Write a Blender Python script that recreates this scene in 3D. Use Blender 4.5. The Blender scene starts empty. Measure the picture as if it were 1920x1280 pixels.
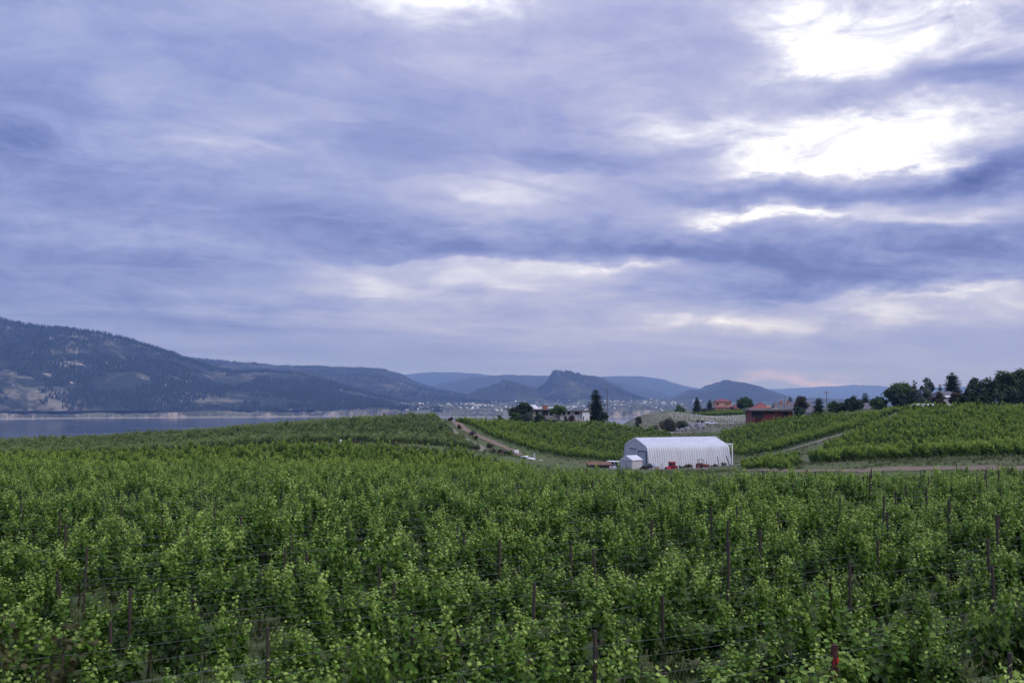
import bpy, math, random
import numpy as np
from mathutils import Matrix, Vector
R = math.radians
random.seed(7)
RNG = np.random.default_rng(7)
scene = bpy.context.scene
COL = scene.collection

# ------------------------------------------------------------------ camera
F = 1867.0                       # focal length in photo pixels (35 mm on 36 mm, 1920 px)
PITCH = math.atan(110 / F)       # horizon at photo row 750
CZ = 75.0                        # camera above the lake, whose surface is z = 0
cam = bpy.data.cameras.new('camera')
cam.lens = 35.0; cam.sensor_width = 36.0
cam.clip_start = 0.1; cam.clip_end = 80000
cam.dof.use_dof = True; cam.dof.focus_distance = 75; cam.dof.aperture_fstop = 3.2
camo = bpy.data.objects.new('camera', cam); COL.objects.link(camo)
camo.location = (0, 0, CZ); camo.rotation_euler = (R(90) + PITCH, 0, 0)
scene.camera = camo

def ray(px, py):
    u = (px - 960) / F; v = (640 - py) / F
    y = math.cos(PITCH) - v * math.sin(PITCH); z = v * math.cos(PITCH) + math.sin(PITCH)
    return u, y, z
def at(px, py, Y):               # world point seen at a photo pixel, Y metres ahead
    u, y, z = ray(px, py)
    return Vector((u / y * Y, Y, CZ + z / y * Y))
def gx(px, Y): return (px - 960) / F * Y

# ------------------------------------------------------------------ sky, sun, exposure
SUN_AZ, SUN_EL = 118.0, 48.0
w = bpy.data.worlds.new('World'); scene.world = w; w.use_nodes = True
w.cycles.sampling_method = 'MANUAL'; w.cycles.sample_map_resolution = 1024
nt = w.node_tree; nt.nodes.clear()
def nd(tree, typ, **kw):
    n = tree.nodes.new(typ)
    for k, v in kw.items():
        if k.startswith('i_'): n.inputs[k[2:]].default_value = v
        else: setattr(n, k, v)
    return n
def lk(tree, a, b): tree.links.new(a, b)
def mth(tree, op, a, b=None, c=None, clamp=False):
    n = tree.nodes.new('ShaderNodeMath'); n.operation = op; n.use_clamp = clamp
    for i, s in enumerate((a, b, c)):
        if s is None: continue
        if isinstance(s, (int, float)): n.inputs[i].default_value = s
        else: tree.links.new(s, n.inputs[i])
    return n.outputs[0]
def vmt(tree, op, a, b=None, out=0, scale=None):
    n = tree.nodes.new('ShaderNodeVectorMath'); n.operation = op
    for i, s in enumerate((a, b)):
        if s is None: continue
        if isinstance(s, (tuple, list)): n.inputs[i].default_value = s
        else: tree.links.new(s, n.inputs[i])
    if scale is not None: n.inputs['Scale'].default_value = scale
    return n.outputs[out]
def noise(tree, vec, scale, detail=4, rough=.5, out=0, dist=0.0):
    n = nd(tree, 'ShaderNodeTexNoise'); n.inputs['Scale'].default_value = scale
    n.inputs['Detail'].default_value = detail; n.inputs['Roughness'].default_value = rough
    n.inputs['Distortion'].default_value = dist
    if vec is not None: tree.links.new(vec, n.inputs['Vector'])
    return n.outputs[out]
def mixc(tree, fac, a, b, blend='MIX'):
    n = tree.nodes.new('ShaderNodeMix'); n.data_type = 'RGBA'; n.blend_type = blend
    for s, idx in ((fac, 0), (a, 6), (b, 7)):
        if isinstance(s, (int, float)): n.inputs[idx].default_value = s
        elif isinstance(s, (tuple, list)): n.inputs[idx].default_value = (*s[:3], 1)
        else: tree.links.new(s, n.inputs[idx])
    return n.outputs[2]
def ramp(tree, fac, stops, interp='LINEAR'):
    n = tree.nodes.new('ShaderNodeValToRGB'); n.color_ramp.interpolation = interp
    e = n.color_ramp.elements
    while len(e) < len(stops): e.new(0.5)
    for k, (p, c) in enumerate(stops):
        e[k].position = p; e[k].color = (*c[:3], 1)
    tree.links.new(fac, n.inputs[0])
    return n.outputs[0]
def s2l(*c):                     # sRGB 0-255 to linear
    return tuple(((x / 255 + .055) / 1.055) ** 2.4 if x > 10 else x / 255 / 12.92 for x in c)

tc = nd(nt, 'ShaderNodeTexCoord')
sep = nd(nt, 'ShaderNodeSeparateXYZ'); lk(nt, tc.outputs['Generated'], sep.inputs[0])
SX, SY, SZ = sep.outputs
zc = mth(nt, 'MAXIMUM', SZ, 0.0)
# the cloud deck: a plane of cloud overhead, seen in perspective
den = mth(nt, 'ADD', zc, 0.14)
cmb = nd(nt, 'ShaderNodeCombineXYZ')
lk(nt, mth(nt, 'DIVIDE', SX, den), cmb.inputs[0]); lk(nt, mth(nt, 'DIVIDE', SY, den), cmb.inputs[1])
deck = cmb.outputs[0]
rt = nd(nt, 'ShaderNodeVectorRotate', rotation_type='Z_AXIS'); rt.inputs['Angle'].default_value = R(-26); lk(nt, deck, rt.inputs['Vector'])
deck_s = vmt(nt, 'MULTIPLY', rt.outputs[0], (.55, 1.0, 1.0))
n_big = noise(nt, vmt(nt, 'ADD', deck_s, (3.7, 1.9, 0)), 0.9, 7, .55, dist=.3)
n_mid = noise(nt, vmt(nt, 'ADD', deck_s, (11.2, 5.3, 2)), 2.6, 8, .58, dist=.5)
n_fine = noise(nt, vmt(nt, 'ADD', vmt(nt, 'MULTIPLY', deck, (.7, 1, 1)), (1.2, 8.3, 4)), 6.5, 10, .68, dist=.8)
n_edge = nd(nt, 'ShaderNodeMapRange', interpolation_type='SMOOTHSTEP'); n_edge.inputs[1].default_value = .47; n_edge.inputs[2].default_value = .56
lk(nt, noise(nt, vmt(nt, 'ADD', deck_s, (7.7, 2.2, 9)), 1.9, 9, .6, dist=.6), n_edge.inputs[0])   # billow edges that stay crisp
# azimuth / elevation, warped by noise so that the cloud breaks have ragged edges
az = mth(nt, 'ARCTAN2', SX, SY); el = mth(nt, 'ARCSINE', SZ)
ae = nd(nt, 'ShaderNodeCombineXYZ'); lk(nt, az, ae.inputs[0]); lk(nt, el, ae.inputs[1])
aes = vmt(nt, 'MULTIPLY', ae.outputs[0], (1.0, 2.6, 1))
wv = noise(nt, aes, 7.0, 8, .6, out=1)
wv2 = noise(nt, vmt(nt, 'ADD', aes, (4, 2, 7)), 26.0, 5, .6, out=1)
def cen(v, sc): return vmt(nt, 'MULTIPLY', vmt(nt, 'SUBTRACT', v, (.5, .5, .5)), sc)
warp = vmt(nt, 'ADD', vmt(nt, 'ADD', ae.outputs[0], cen(wv, (.17, .062, 0))), cen(wv2, (.05, .018, 0)))
level = mth(nt, 'MULTIPLY_ADD', mth(nt, 'SUBTRACT', n_big, .5), .56, .46)
level = mth(nt, 'MULTIPLY_ADD', mth(nt, 'SUBTRACT', n_mid, .5), .28, level)
level = mth(nt, 'MULTIPLY_ADD', mth(nt, 'SUBTRACT', n_edge.outputs[0], .5), .07, level)
level = mth(nt, 'MULTIPLY_ADD', mth(nt, 'SUBTRACT', n_fine, .5), .16, level)
n_puff = noise(nt, vmt(nt, 'ADD', vmt(nt, 'MULTIPLY', ae.outputs[0], (1.0, 1.9, 1)), (2, 5, 1)), 9.0, 10, .62, dist=.9)
level = mth(nt, 'MULTIPLY_ADD', mth(nt, 'MULTIPLY', mth(nt, 'SUBTRACT', n_puff, .5), mth(nt, 'MULTIPLY_ADD', zc, 2.4, .25, clamp=True)), .34, level)
CLOUDS = [  # photo x, y, half-width, half-height, brighter / darker
    (1600, 262, 190, 44, .58), (1770, 235, 130, 34, .14), (1690, 45, 230, 70, .40), (1530, 90, 60, 55, .30),
    (1260, 236, 100, 22, .16), (810, -5, 190, 38, .42), (1450, 398, 110, 13, .52), (880, 528, 300, 34, .24),
    (1150, 492, 150, 12, .24), (1560, 596, 420, 26, .26), (1790, 548, 130, 9, .30), (1780, 398, 150, 12, .22),
    (430, 268, 70, 12, .14), (960, 372, 160, 26, .16), (240, 180, 60, 22, .12), (1330, 610, 160, 14, .12),
    (600, 545, 180, 16, .10), (1000, 130, 160, 40, .05), (1600, 210, 440, 230, .15),
    (1690, 485, 360, 52, -.36), (1640, 352, 330, 24, -.34), (1880, 305, 110, 30, -.25), (1730, 150, 230, 26, -.26),
    (330, 320, 420, 90, -.12), (150, 520, 420, 110, -.14), (880, 455, 260, 38, -.20), (1280, 455, 190, 22, -.18),
    (60, 240, 160, 120, -.10), (1330, 105, 160, 50, -.12), (1180, 300, 190, 22, -.14), (1300, 545, 180, 12, -.12),
    (60, 640, 200, 40, -.10),
]
brk = mth(nt, 'MULTIPLY_ADD', mth(nt, 'SUBTRACT', noise(nt, aes, 13.0, 9, .66, dist=.8), .5), 2.7, 1.0)   # cloud breaks are torn
for (px, py, hw, hh, amp) in CLOUDS:
    u, y, z = ray(px, py)
    a0 = math.atan2(u, y); e0 = math.asin(z / math.sqrt(u * u + y * y + z * z))
    d = vmt(nt, 'MULTIPLY', vmt(nt, 'SUBTRACT', warp, (a0, e0, 0)), (F / hw / 1.0, F / hh, 0))
    q = vmt(nt, 'DOT_PRODUCT', d, d, out=1)
    level = mth(nt, 'MULTIPLY_ADD', mth(nt, 'MULTIPLY', mth(nt, 'EXPONENT', mth(nt, 'MULTIPLY', q, -.8)), brk), amp, level)
# a few cloud layers end in a crisp edge: bright on one side, fading away from it
wx = nd(nt, 'ShaderNodeSeparateXYZ'); lk(nt, warp, wx.inputs[0])
for (px, py, hw, fade, amp, sg) in ((1000, 487, 330, 70, .20, -1), (1570, 320, 250, 45, .20, 1), (1720, 545, 300, 50, .15, -1), (420, 262, 150, 45, .10, -1), (1180, 236, 190, 40, .10, -1), (900, 330, 260, 60, .09, -1)):
    u, y, z = ray(px, py); a0 = math.atan2(u, y); e0 = math.asin(z / math.sqrt(u * u + y * y + z * z))
    dd = mth(nt, 'MULTIPLY', mth(nt, 'SUBTRACT', wx.outputs[1], e0), F * sg)          # photo pixels past the edge
    on = mth(nt, 'DIVIDE', dd, 9.0, clamp=True)
    fa = mth(nt, 'EXPONENT', mth(nt, 'DIVIDE', mth(nt, 'MAXIMUM', dd, 0.0), -fade))
    ga = mth(nt, 'EXPONENT', mth(nt, 'MULTIPLY', mth(nt, 'POWER', mth(nt, 'ABSOLUTE', mth(nt, 'MULTIPLY', mth(nt, 'SUBTRACT', wx.outputs[0], a0), F / hw)), 3.0), -1.0))
    level = mth(nt, 'MULTIPLY_ADD', mth(nt, 'MULTIPLY', mth(nt, 'MULTIPLY', on, fa), ga), amp, level)
# close to the horizon the deck flattens into an even band
hz = mth(nt, 'SUBTRACT', 1.0, mth(nt, 'DIVIDE', mth(nt, 'MAXIMUM', el, 0.0), .085), clamp=True)
hz = mth(nt, 'POWER', hz, 1.3)
level = mth(nt, 'ADD', mth(nt, 'MULTIPLY', level, mth(nt, 'SUBTRACT', 1.0, hz)), mth(nt, 'MULTIPLY', hz, .37))
cloud = ramp(nt, level, [(0.0, s2l(73, 84, 138)), (.22, s2l(104, 115, 168)), (.42, s2l(140, 148, 194)),
                         (.62, s2l(174, 177, 208)), (.80, s2l(212, 213, 231)), (1.0, s2l(252, 252, 255))])
# thin cloud near the hidden sun is brighter than paper white
over = mth(nt, 'MULTIPLY', mth(nt, 'SUBTRACT', level, .95, clamp=True), 1.6)
# the left of the sky is bluer than the middle
lft = mth(nt, 'MULTIPLY_ADD', az, -1.1, -.02, clamp=True)
cloud = mixc(nt, mth(nt, 'MULTIPLY', lft, .75), cloud, mixc(nt, 1.0, cloud, (.80, .93, 1.0), 'MULTIPLY'))
u, y, z = ray(1540, 720); a0 = math.atan2(u, y); e0 = math.asin(z / math.sqrt(u*u + y*y + z*z))
d = vmt(nt, 'MULTIPLY', vmt(nt, 'SUBTRACT', warp, (a0, e0 + .002, 0)), (F / 150, F / 6.5, 0))
pk = mth(nt, 'EXPONENT', mth(nt, 'MULTIPLY', vmt(nt, 'DOT_PRODUCT', d, d, out=1), -1.0))
cloud = mixc(nt, mth(nt, 'MULTIPLY', pk, .5), cloud, s2l(240, 205, 215))
# an overcast sky grows brighter towards the zenith
zen = mth(nt, 'MULTIPLY_ADD', mth(nt, 'SUBTRACT', zc, .36, clamp=True), 2.6, 1.0)
cloud = vmt(nt, 'SCALE', cloud, scale=1.0)
sc_ = nt.nodes.new('ShaderNodeVectorMath'); sc_.operation = 'SCALE'
lk(nt, cloud, sc_.inputs[0])
lk(nt, mth(nt, 'MULTIPLY', mth(nt, 'MULTIPLY', zen, mth(nt, 'ADD', over, 1.0)), 8.9), sc_.inputs['Scale'])
sky = nd(nt, 'ShaderNodeTexSky'); sky.sky_type = 'NISHITA'; sky.sun_disc = False
sky.sun_elevation = R(SUN_EL); sky.sun_rotation = R(SUN_AZ); sky.air_density = 1.2; sky.dust_density = 2.0
cl = mixc(nt, .96, sky.outputs[0], sc_.outputs[0])
bg = nd(nt, 'ShaderNodeBackground'); bg.inputs['Strength'].default_value = 0.1
lk(nt, cl, bg.inputs['Color'])
wo = nd(nt, 'ShaderNodeOutputWorld'); lk(nt, bg.outputs[0], wo.inputs['Surface'])

sl = bpy.data.lights.new('sun', 'SUN'); sl.energy = 1.5; sl.angle = R(60); sl.color = (1.0, .92, .80)
so = bpy.data.objects.new('sun', sl); COL.objects.link(so)
sd = Vector((math.sin(R(SUN_AZ)) * math.cos(R(SUN_EL)), math.cos(R(SUN_AZ)) * math.cos(R(SUN_EL)), math.sin(R(SUN_EL))))
so.rotation_euler = sd.to_track_quat('Z', 'Y').to_euler(); so.location = (60, 100, 260)

scene.view_settings.view_transform = 'Standard'; scene.view_settings.look = 'None'
scene.view_settings.exposure = 0.5; scene.view_settings.gamma = 1.0
scene.view_settings.use_curve_mapping = False
scene.render.engine = 'CYCLES'
scene.cycles.use_denoising = True
scene.cycles.max_bounces = 6; scene.cycles.diffuse_bounces = 3; scene.cycles.glossy_bounces = 2
scene.cycles.transmission_bounces = 4; scene.cycles.volume_bounces = 0; scene.cycles.transparent_max_bounces = 8
scene.cycles.caustics_reflective = False; scene.cycles.caustics_refractive = False

# ------------------------------------------------------------------ materials
def mat(name, rough=.8, spec=.3):
    m = bpy.data.materials.new(name); m.use_nodes = True
    t = m.node_tree; b = t.nodes['Principled BSDF']
    b.inputs['Roughness'].default_value = rough; b.inputs['Specular IOR Level'].default_value = spec
    return m, t, b
def plain(name, col, rough=.7, var=.18, scale=3.0, metal=0.0, spec=.3, bump=0.0):
    """a painted or natural surface: base colour with uneven fading and dirt"""
    m, t, b = mat(name, rough, spec)
    c = nd(t, 'ShaderNodeTexCoord')
    n = noise(t, c.outputs['Object'], scale, 6, .6)
    lo = tuple(x * (1 - var) for x in col); hi = tuple(min(1, x * (1 + var)) for x in col)
    lk(t, mixc(t, n, lo, hi), b.inputs['Base Color'])
    b.inputs['Metallic'].default_value = metal
    if bump:
        bn = nd(t, 'ShaderNodeBump'); bn.inputs['Strength'].default_value = bump
        lk(t, noise(t, c.outputs['Object'], scale * 6, 4), bn.inputs['Height']); lk(t, bn.outputs[0], b.inputs['Normal'])
    return m
def foliage(name, c_dark, c_mid, c_light, transl=.35, rough=.5, spec=.35):
    """leaves: colour per leaf from the 'tint' attribute, part of the light passes through"""
    m, t, b = mat(name, rough, spec)
    a = nd(t, 'ShaderNodeAttribute'); a.attribute_name = 'tint'
    oi = nd(t, 'ShaderNodeObjectInfo')
    f = mth(t, 'ADD', a.outputs['Fac'], mth(t, 'MULTIPLY_ADD', oi.outputs['Random'], .24, -.12))
    col = ramp(t, f, [(0.0, c_dark), (.5, c_mid), (1.0, c_light)])
    lk(t, col, b.inputs['Base Color'])
    tr = nd(t, 'ShaderNodeBsdfTranslucent')
    lk(t, mixc(t, 1.0, col, (1.0, 1.0, .55), 'MULTIPLY'), tr.inputs['Color'])
    ms = nd(t, 'ShaderNodeMixShader'); ms.inputs[0].default_value = transl
    lk(t, b.outputs[0], ms.inputs[1]); lk(t, tr.outputs[0], ms.inputs[2])
    lk(t, ms.outputs[0], t.nodes['Material Output'].inputs['Surface'])
    return m
MAT = {}

# ------------------------------------------------------------------ mesh helpers
def mesh_np(name, V, Fc, mats, fmat=None, attrs=None, smooth=False):
    me = bpy.data.meshes.new(name)
    V = np.asarray(V, dtype=np.float32)
    if isinstance(Fc, np.ndarray):
        n, k = Fc.shape
        me.vertices.add(len(V)); me.vertices.foreach_set('co', V.ravel())
        me.loops.add(n * k); me.loops.foreach_set('vertex_index', Fc.astype(np.int32).ravel())
        me.polygons.add(n); me.polygons.foreach_set('loop_start', np.arange(0, n * k, k, dtype=np.int32))
    else:
        me.from_pydata([tuple(v) for v in V], [], [tuple(f) for f in Fc])
    for m in (mats if isinstance(mats, (list, tuple)) else [mats]): me.materials.append(m)
    if fmat is not None: me.polygons.foreach_set('material_index', np.asarray(fmat, dtype=np.int32))
    if smooth: me.polygons.foreach_set('use_smooth', np.ones(len(me.polygons), dtype=bool))
    for k, v in (attrs or {}).items():
        v = np.asarray(v, dtype=np.float32)
        if v.ndim == 2:
            a = me.attributes.new(k, 'FLOAT_VECTOR', 'POINT'); a.data.foreach_set('vector', v.ravel())
        else:
            a = me.attributes.new(k, 'FLOAT', 'POINT'); a.data.foreach_set('value', v)
    me.update(calc_edges=True)
    return me
def link(name, me, parent=None, loc=None, rz=0.0, kind=None, label=None, cat=None, group=None, rot=None, scale=None):
    o = bpy.data.objects.new(name, me); COL.objects.link(o)
    if parent is not None: o.parent = parent
    if loc is not None: o.location = loc
    if rot is not None: o.rotation_euler = rot
    elif rz: o.rotation_euler = (0, 0, rz)
    if scale is not None: o.scale = scale
    if kind: o['kind'] = kind
    if label: o['label'] = label
    if cat: o['category'] = cat
    if group: o['group'] = group
    return o
def thing(name, label, cat, loc, rz=0.0, group=None):
    return link(name, None, None, loc, rz, None, label, cat, group)

# ------------------------------------------------------------------ value noise in numpy
_perm = np.random.default_rng(3).random((256, 256)).astype(np.float64)
def vnoise(x, y):
    xi = np.floor(x).astype(int); yi = np.floor(y).astype(int)
    fx = x - xi; fy = y - yi
    fx = fx * fx * (3 - 2 * fx); fy = fy * fy * (3 - 2 * fy)
    g = lambda a, b: _perm[a & 255, b & 255]
    return (g(xi, yi) * (1 - fx) * (1 - fy) + g(xi + 1, yi) * fx * (1 - fy) + g(xi, yi + 1) * (1 - fx) * fy + g(xi + 1, yi + 1) * fx * fy)
def fbm(x, y, o=5, g=.5):
    s = 0; a = 1; n = 0
    for k in range(o):
        s = s + a * vnoise(x * 2 ** k + 17.3 * k, y * 2 ** k + 9.1 * k); n += a; a *= g
    return s / n

# ------------------------------------------------------------------ near terrain: heights through points read from the photograph
def gp(px, py, Y, canopy=0.0):
    p = at(px, py, Y); return (p.x, Y, p.z - CZ - canopy)
C = 2.15
CTRL = []
for px in (-300, 300, 960, 1620, 2200):
    for Y, z in ((15, -6.1), (38, -6.35), (68, -7.2)): CTRL.append((gx(px, Y), Y, z))
for x in (-60, 0, 60): CTRL.append((x, -40, -5.4))
CTRL += [(-60, 5, -6.0), (60, 5, -6.0), (0, 0, -6.0)]
CTRL += [gp(*a) for a in (
    (-200, 866, 98, C), (0, 866, 98, C), (350, 870, 100, C), (700, 876, 100, C), (1000, 884, 98, C), (1300, 892, 96, C),
    (1500, 892, 98, C), (1900, 884, 102, C), (2200, 878, 98, C),
    (-200, 866, 165, 0), (0, 862, 170, 0), (250, 857, 175, 0), (-200, 826, 240, C), (0, 823, 245, C), (130, 818, 250, C), (250, 811, 255, C), (400, 800, 262, C),
    (500, 793, 270, C), (600, 784, 276, C), (700, 780, 280, C), (800, 780, 285, C), (900, 784, 305, C), (960, 786, 315, C),
    (400, 848, 182, 0), (520, 836, 190, 0), (700, 835, 190, 0), (850, 842, 190, 0),
    (500, 858, 150, C), (700, 852, 155, C), (900, 858, 155, C), (950, 866, 160, C),
    (600, 812, 225, C), (750, 808, 230, C), (300, 830, 215, C), (100, 840, 210, C),
    (930, 850, 205, 0), (1000, 868, 222, 0), (1080, 874, 226, 0), (1200, 880, 228, 0), (1300, 882, 228, 0), (1380, 880, 228, 0), (1250, 878, 245, 0),
    (1180, 872, 250, 0), (1400, 862, 250, 0), (1150, 868, 243, 0),
    (960, 845, 230, 0), (900, 818, 247, 0), (850, 797, 264, 0), (822, 786, 280, 0),
    (1000, 787, 322, C), (1100, 786, 325, C), (1000, 788, 340, 0), (1080, 788, 340, 0), (1140, 790, 338, 0), (960, 788, 338, 0),
    (1178, 797, 320, C), (1238, 811, 315, C), (1100, 828, 275, C), (1000, 822, 268, C), (1190, 838, 275, C), (1250, 845, 275, 0),
    (1260, 815, 350, 0), (1330, 816, 340, 0), (1300, 806, 400, 0), (1330, 796, 440, 0), (1250, 801, 420, 0), (1300, 783, 520, 0), (1400, 788, 480, 0),
    (1250, 777, 560, C), (1300, 775, 560, C), (1380, 769, 560, C), (1360, 771, 590, 0), (1200, 786, 540, 0), (1168, 796, 500, 0), (1160, 803, 450, 0),
    (1560, 774, 318, C), (1468, 783, 328, C), (1406, 793, 332, C), (1350, 815, 310, C), (1640, 767, 300, C), (1700, 763, 285, C), (1762, 759, 262, C),
    (1850, 757, 252, C), (1920, 758, 245, C), (2150, 759, 240, C),
    (1420, 858, 240, 0), (1500, 838, 235, 0), (1600, 807, 245, 0), (1697, 770, 280, 0), (1450, 822, 275, C), (1550, 800, 275, C), (1400, 835, 280, C),
    (1510, 870, 150, 0), (1510, 860, 190, 0), (1675, 872, 128, 0), (1872, 866, 122, 0), (2100, 864, 122, 0), (1400, 882, 160, 0),
    (1750, 812, 185, C), (1872, 800, 182, C), (2100, 800, 180, C), (1650, 832, 185, C), (1560, 845, 200, 0),
    (1450, 788, 380, 0), (1550, 774, 400, 0), (1650, 766, 380, 0), (1750, 757, 330, 0), (1900, 756, 330, 0), (2150, 756, 330, 0),
    (1500, 770, 500, 0), (1420, 772, 600, 0), (1700, 762, 500, 0), (1900, 760, 500, 0),
)]
for px, Y, z in ((-300, 330, -20), (0, 330, -20), (400, 350, -19), (750, 365, -15), (900, 400, -17), (1000, 400, -14), (1100, 400, -15), (1150, 400, -15),
                 (-300, 430, -48), (0, 430, -48), (400, 450, -48), (750, 470, -46), (950, 490, -44), (1060, 480, -36), (1120, 520, -36),
                 (-300, 560, -80), (0, 560, -80), (400, 580, -80), (750, 600, -80), (1000, 640, -80), (1100, 660, -78),
                 (1250, 640, -20), (1300, 640, -14), (1250, 740, -50), (1180, 620, -34), (1250, 840, -82), (1400, 760, -20), (1400, 900, -70), (1600, 700, -10), (1900, 700, -8), (1700, 900, -50), (2000, 900, -45)):
    CTRL.append((gx(px, Y), Y, z))
CTRL = np.array(CTRL)
_S = 100.0
def _tpsk(r2): return np.where(r2 > 1e-12, r2 * np.log(r2 + 1e-12), 0) * .5
_P = CTRL[:, :2] / _S; _n = len(_P)
_K = _tpsk(((_P[:, None] - _P[None]) ** 2).sum(-1)) + np.eye(_n) * 2e-3
_A = np.zeros((_n + 3, _n + 3)); _A[:_n, :_n] = _K; _A[:_n, _n] = 1; _A[:_n, _n + 1:] = _P; _A[_n, :_n] = 1; _A[_n + 1:, :_n] = _P.T
_W = np.linalg.solve(_A, np.concatenate([CTRL[:, 2], np.zeros(3)]))
def H(x, y, detail=True):
    x = np.atleast_1d(np.asarray(x, float)); y = np.atleast_1d(np.asarray(y, float))
    sh = x.shape; q = np.stack([x.ravel(), y.ravel()], 1) / _S
    out = np.empty(len(q))
    for k in range(0, len(q), 20000):
        d = q[k:k + 20000]
        out[k:k + 20000] = _tpsk(((d[:, None] - _P[None]) ** 2).sum(-1)) @ _W[:_n] + _W[_n] + d @ _W[_n + 1:]
    z = out.reshape(sh) + CZ
    if detail: z = z + (fbm(x / 9, y / 9, 3) - .5) * .35
    return np.clip(z, -3, 200)
def hz1(x, y): return float(H(x, y)[0])

def ground_mat():
    m, t, b = mat('ground', .95, .15)
    c = nd(t, 'ShaderNodeTexCoord').outputs['Object']
    n1 = noise(t, c, .045, 6, .6); n2 = noise(t, c, 1.3, 6, .65); n3 = noise(t, c, 9.0, 4, .6)
    soil = mixc(t, n3, (.075, .055, .038), (.17, .135, .095))
    grass = mixc(t, n2, (.035, .058, .018), (.11, .14, .05))
    f = ramp(t, mth(t, 'ADD', mth(t, 'MULTIPLY', n1, .55), mth(t, 'MULTIPLY', n2, .5)), [(.34, (0, 0, 0)), (.54, (1, 1, 1))])
    # the rocky slope behind the barn is dry: straw and grey-brown scrub
    dv = vmt(t, 'MULTIPLY', vmt(t, 'SUBTRACT', c, (78, 452, 65)), (1 / 62, 1 / 92, 0))
    dr = mth(t, 'ADD', vmt(t, 'DOT_PRODUCT', dv, dv, out=1), mth(t, 'MULTIPLY', mth(t, 'SUBTRACT', n1, .5), 1.6))
    dry = ramp(t, dr, [(.7, (1, 1, 1)), (1.0, (0, 0, 0))])
    straw = mixc(t, ramp(t, mth(t, 'ADD', mth(t, 'MULTIPLY', n2, .5), mth(t, 'MULTIPLY', noise(t, c, .22, 6, .7), .5)), [(.40, (0, 0, 0)), (.60, (1, 1, 1))]), (.06, .062, .04), (.21, .19, .145))
    lk(t, mixc(t, mth(t, 'MULTIPLY', dry, .85), mixc(t, f, soil, grass), straw), b.inputs['Base Color'])
    bn = nd(t, 'ShaderNodeBump'); bn.inputs['Strength'].default_value = .6; bn.inputs['Distance'].default_value = .15
    lk(t, n2, bn.inputs['Height']); lk(t, bn.outputs[0], b.inputs['Normal'])
    return m
gxs = np.concatenate([np.arange(-420, -180, 10), np.arange(-180, 190, 2.5), np.arange(190, 470, 6)])
gys = np.concatenate([np.arange(-60, 8, 4), np.arange(8, 360, 2.5), np.arange(360, 640, 5), np.arange(640, 960, 16)])
GX, GY = np.meshgrid(gxs, gys)
GZ = H(GX, GY)
def grid_faces(nr, nc):
    i = np.arange(nr * nc).reshape(nr, nc)
    return np.stack([i[:-1, :-1], i[:-1, 1:], i[1:, 1:], i[1:, :-1]], -1).reshape(-1, 4)
link('ground', mesh_np('ground', np.stack([GX, GY, GZ], -1).reshape(-1, 3), grid_faces(*GX.shape), ground_mat(), smooth=True), kind='structure')

# ------------------------------------------------------------------ lake
def lake_mat():
    m, t, b = mat('lake', .12, .5)
    b.inputs['Base Color'].default_value = (.012, .022, .045, 1)
    c = nd(t, 'ShaderNodeTexCoord').outputs['Object']
    s = vmt(t, 'MULTIPLY', c, (.6, 1.6, 1))
    n = noise(t, s, .02, 6, .65)
    streak = noise(t, vmt(t, 'MULTIPLY', c, (.0009, .006, 1)), 1.0, 4, .6)
    bn = nd(t, 'ShaderNodeBump'); bn.inputs['Strength'].default_value = .12; bn.inputs['Distance'].default_value = 2.0
    lk(t, n, bn.inputs['Height']); lk(t, bn.outputs[0], b.inputs['Normal'])
    lk(t, ramp(t, streak, [(.35, (.05,) * 3), (.65, (.20,) * 3)]), b.inputs['Roughness'])
    return m
LX = np.linspace(-24000, 24000, 40); LY = np.linspace(-2800, 27000, 40)
a, b_ = np.meshgrid(LX, LY)
link('lake', mesh_np('lake', np.stack([a, b_, np.zeros_like(a)], -1).reshape(-1, 3), grid_faces(40, 40), lake_mat()), kind='structure')

# ------------------------------------------------------------------ far shore, mountains
def hill_mat(name, c_for, c_for2, c_grass, c_rock, rock=.62, scale=.004, grass=.5):
    m, t, b = mat(name, .95, .1)
    c = nd(t, 'ShaderNodeTexCoord').outputs['Object']
    n1 = noise(t, c, scale, 7, .62); n2 = noise(t, c, scale * 5, 6, .65); n3 = noise(t, vmt(t, 'ADD', c, (900, 400, 0)), scale * 1.7, 7, .7)
    forest = mixc(t, n2, c_for, c_for2)
    gr = ramp(t, mth(t, 'ADD', mth(t, 'MULTIPLY', n1, .6), mth(t, 'MULTIPLY', n2, .4)), [(grass, (0, 0, 0)), (grass + .1, (1, 1, 1))])
    col = mixc(t, gr, forest, c_grass)
    rk = ramp(t, n3, [(rock, (0, 0, 0)), (rock + .07, (1, 1, 1))])
    lk(t, mixc(t, rk, col, c_rock), b.inputs['Base Color'])
    return m
def interp(pts, x):
    p = np.array(pts, float); return np.interp(x, p[:, 0], p[:, 1])
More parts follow.
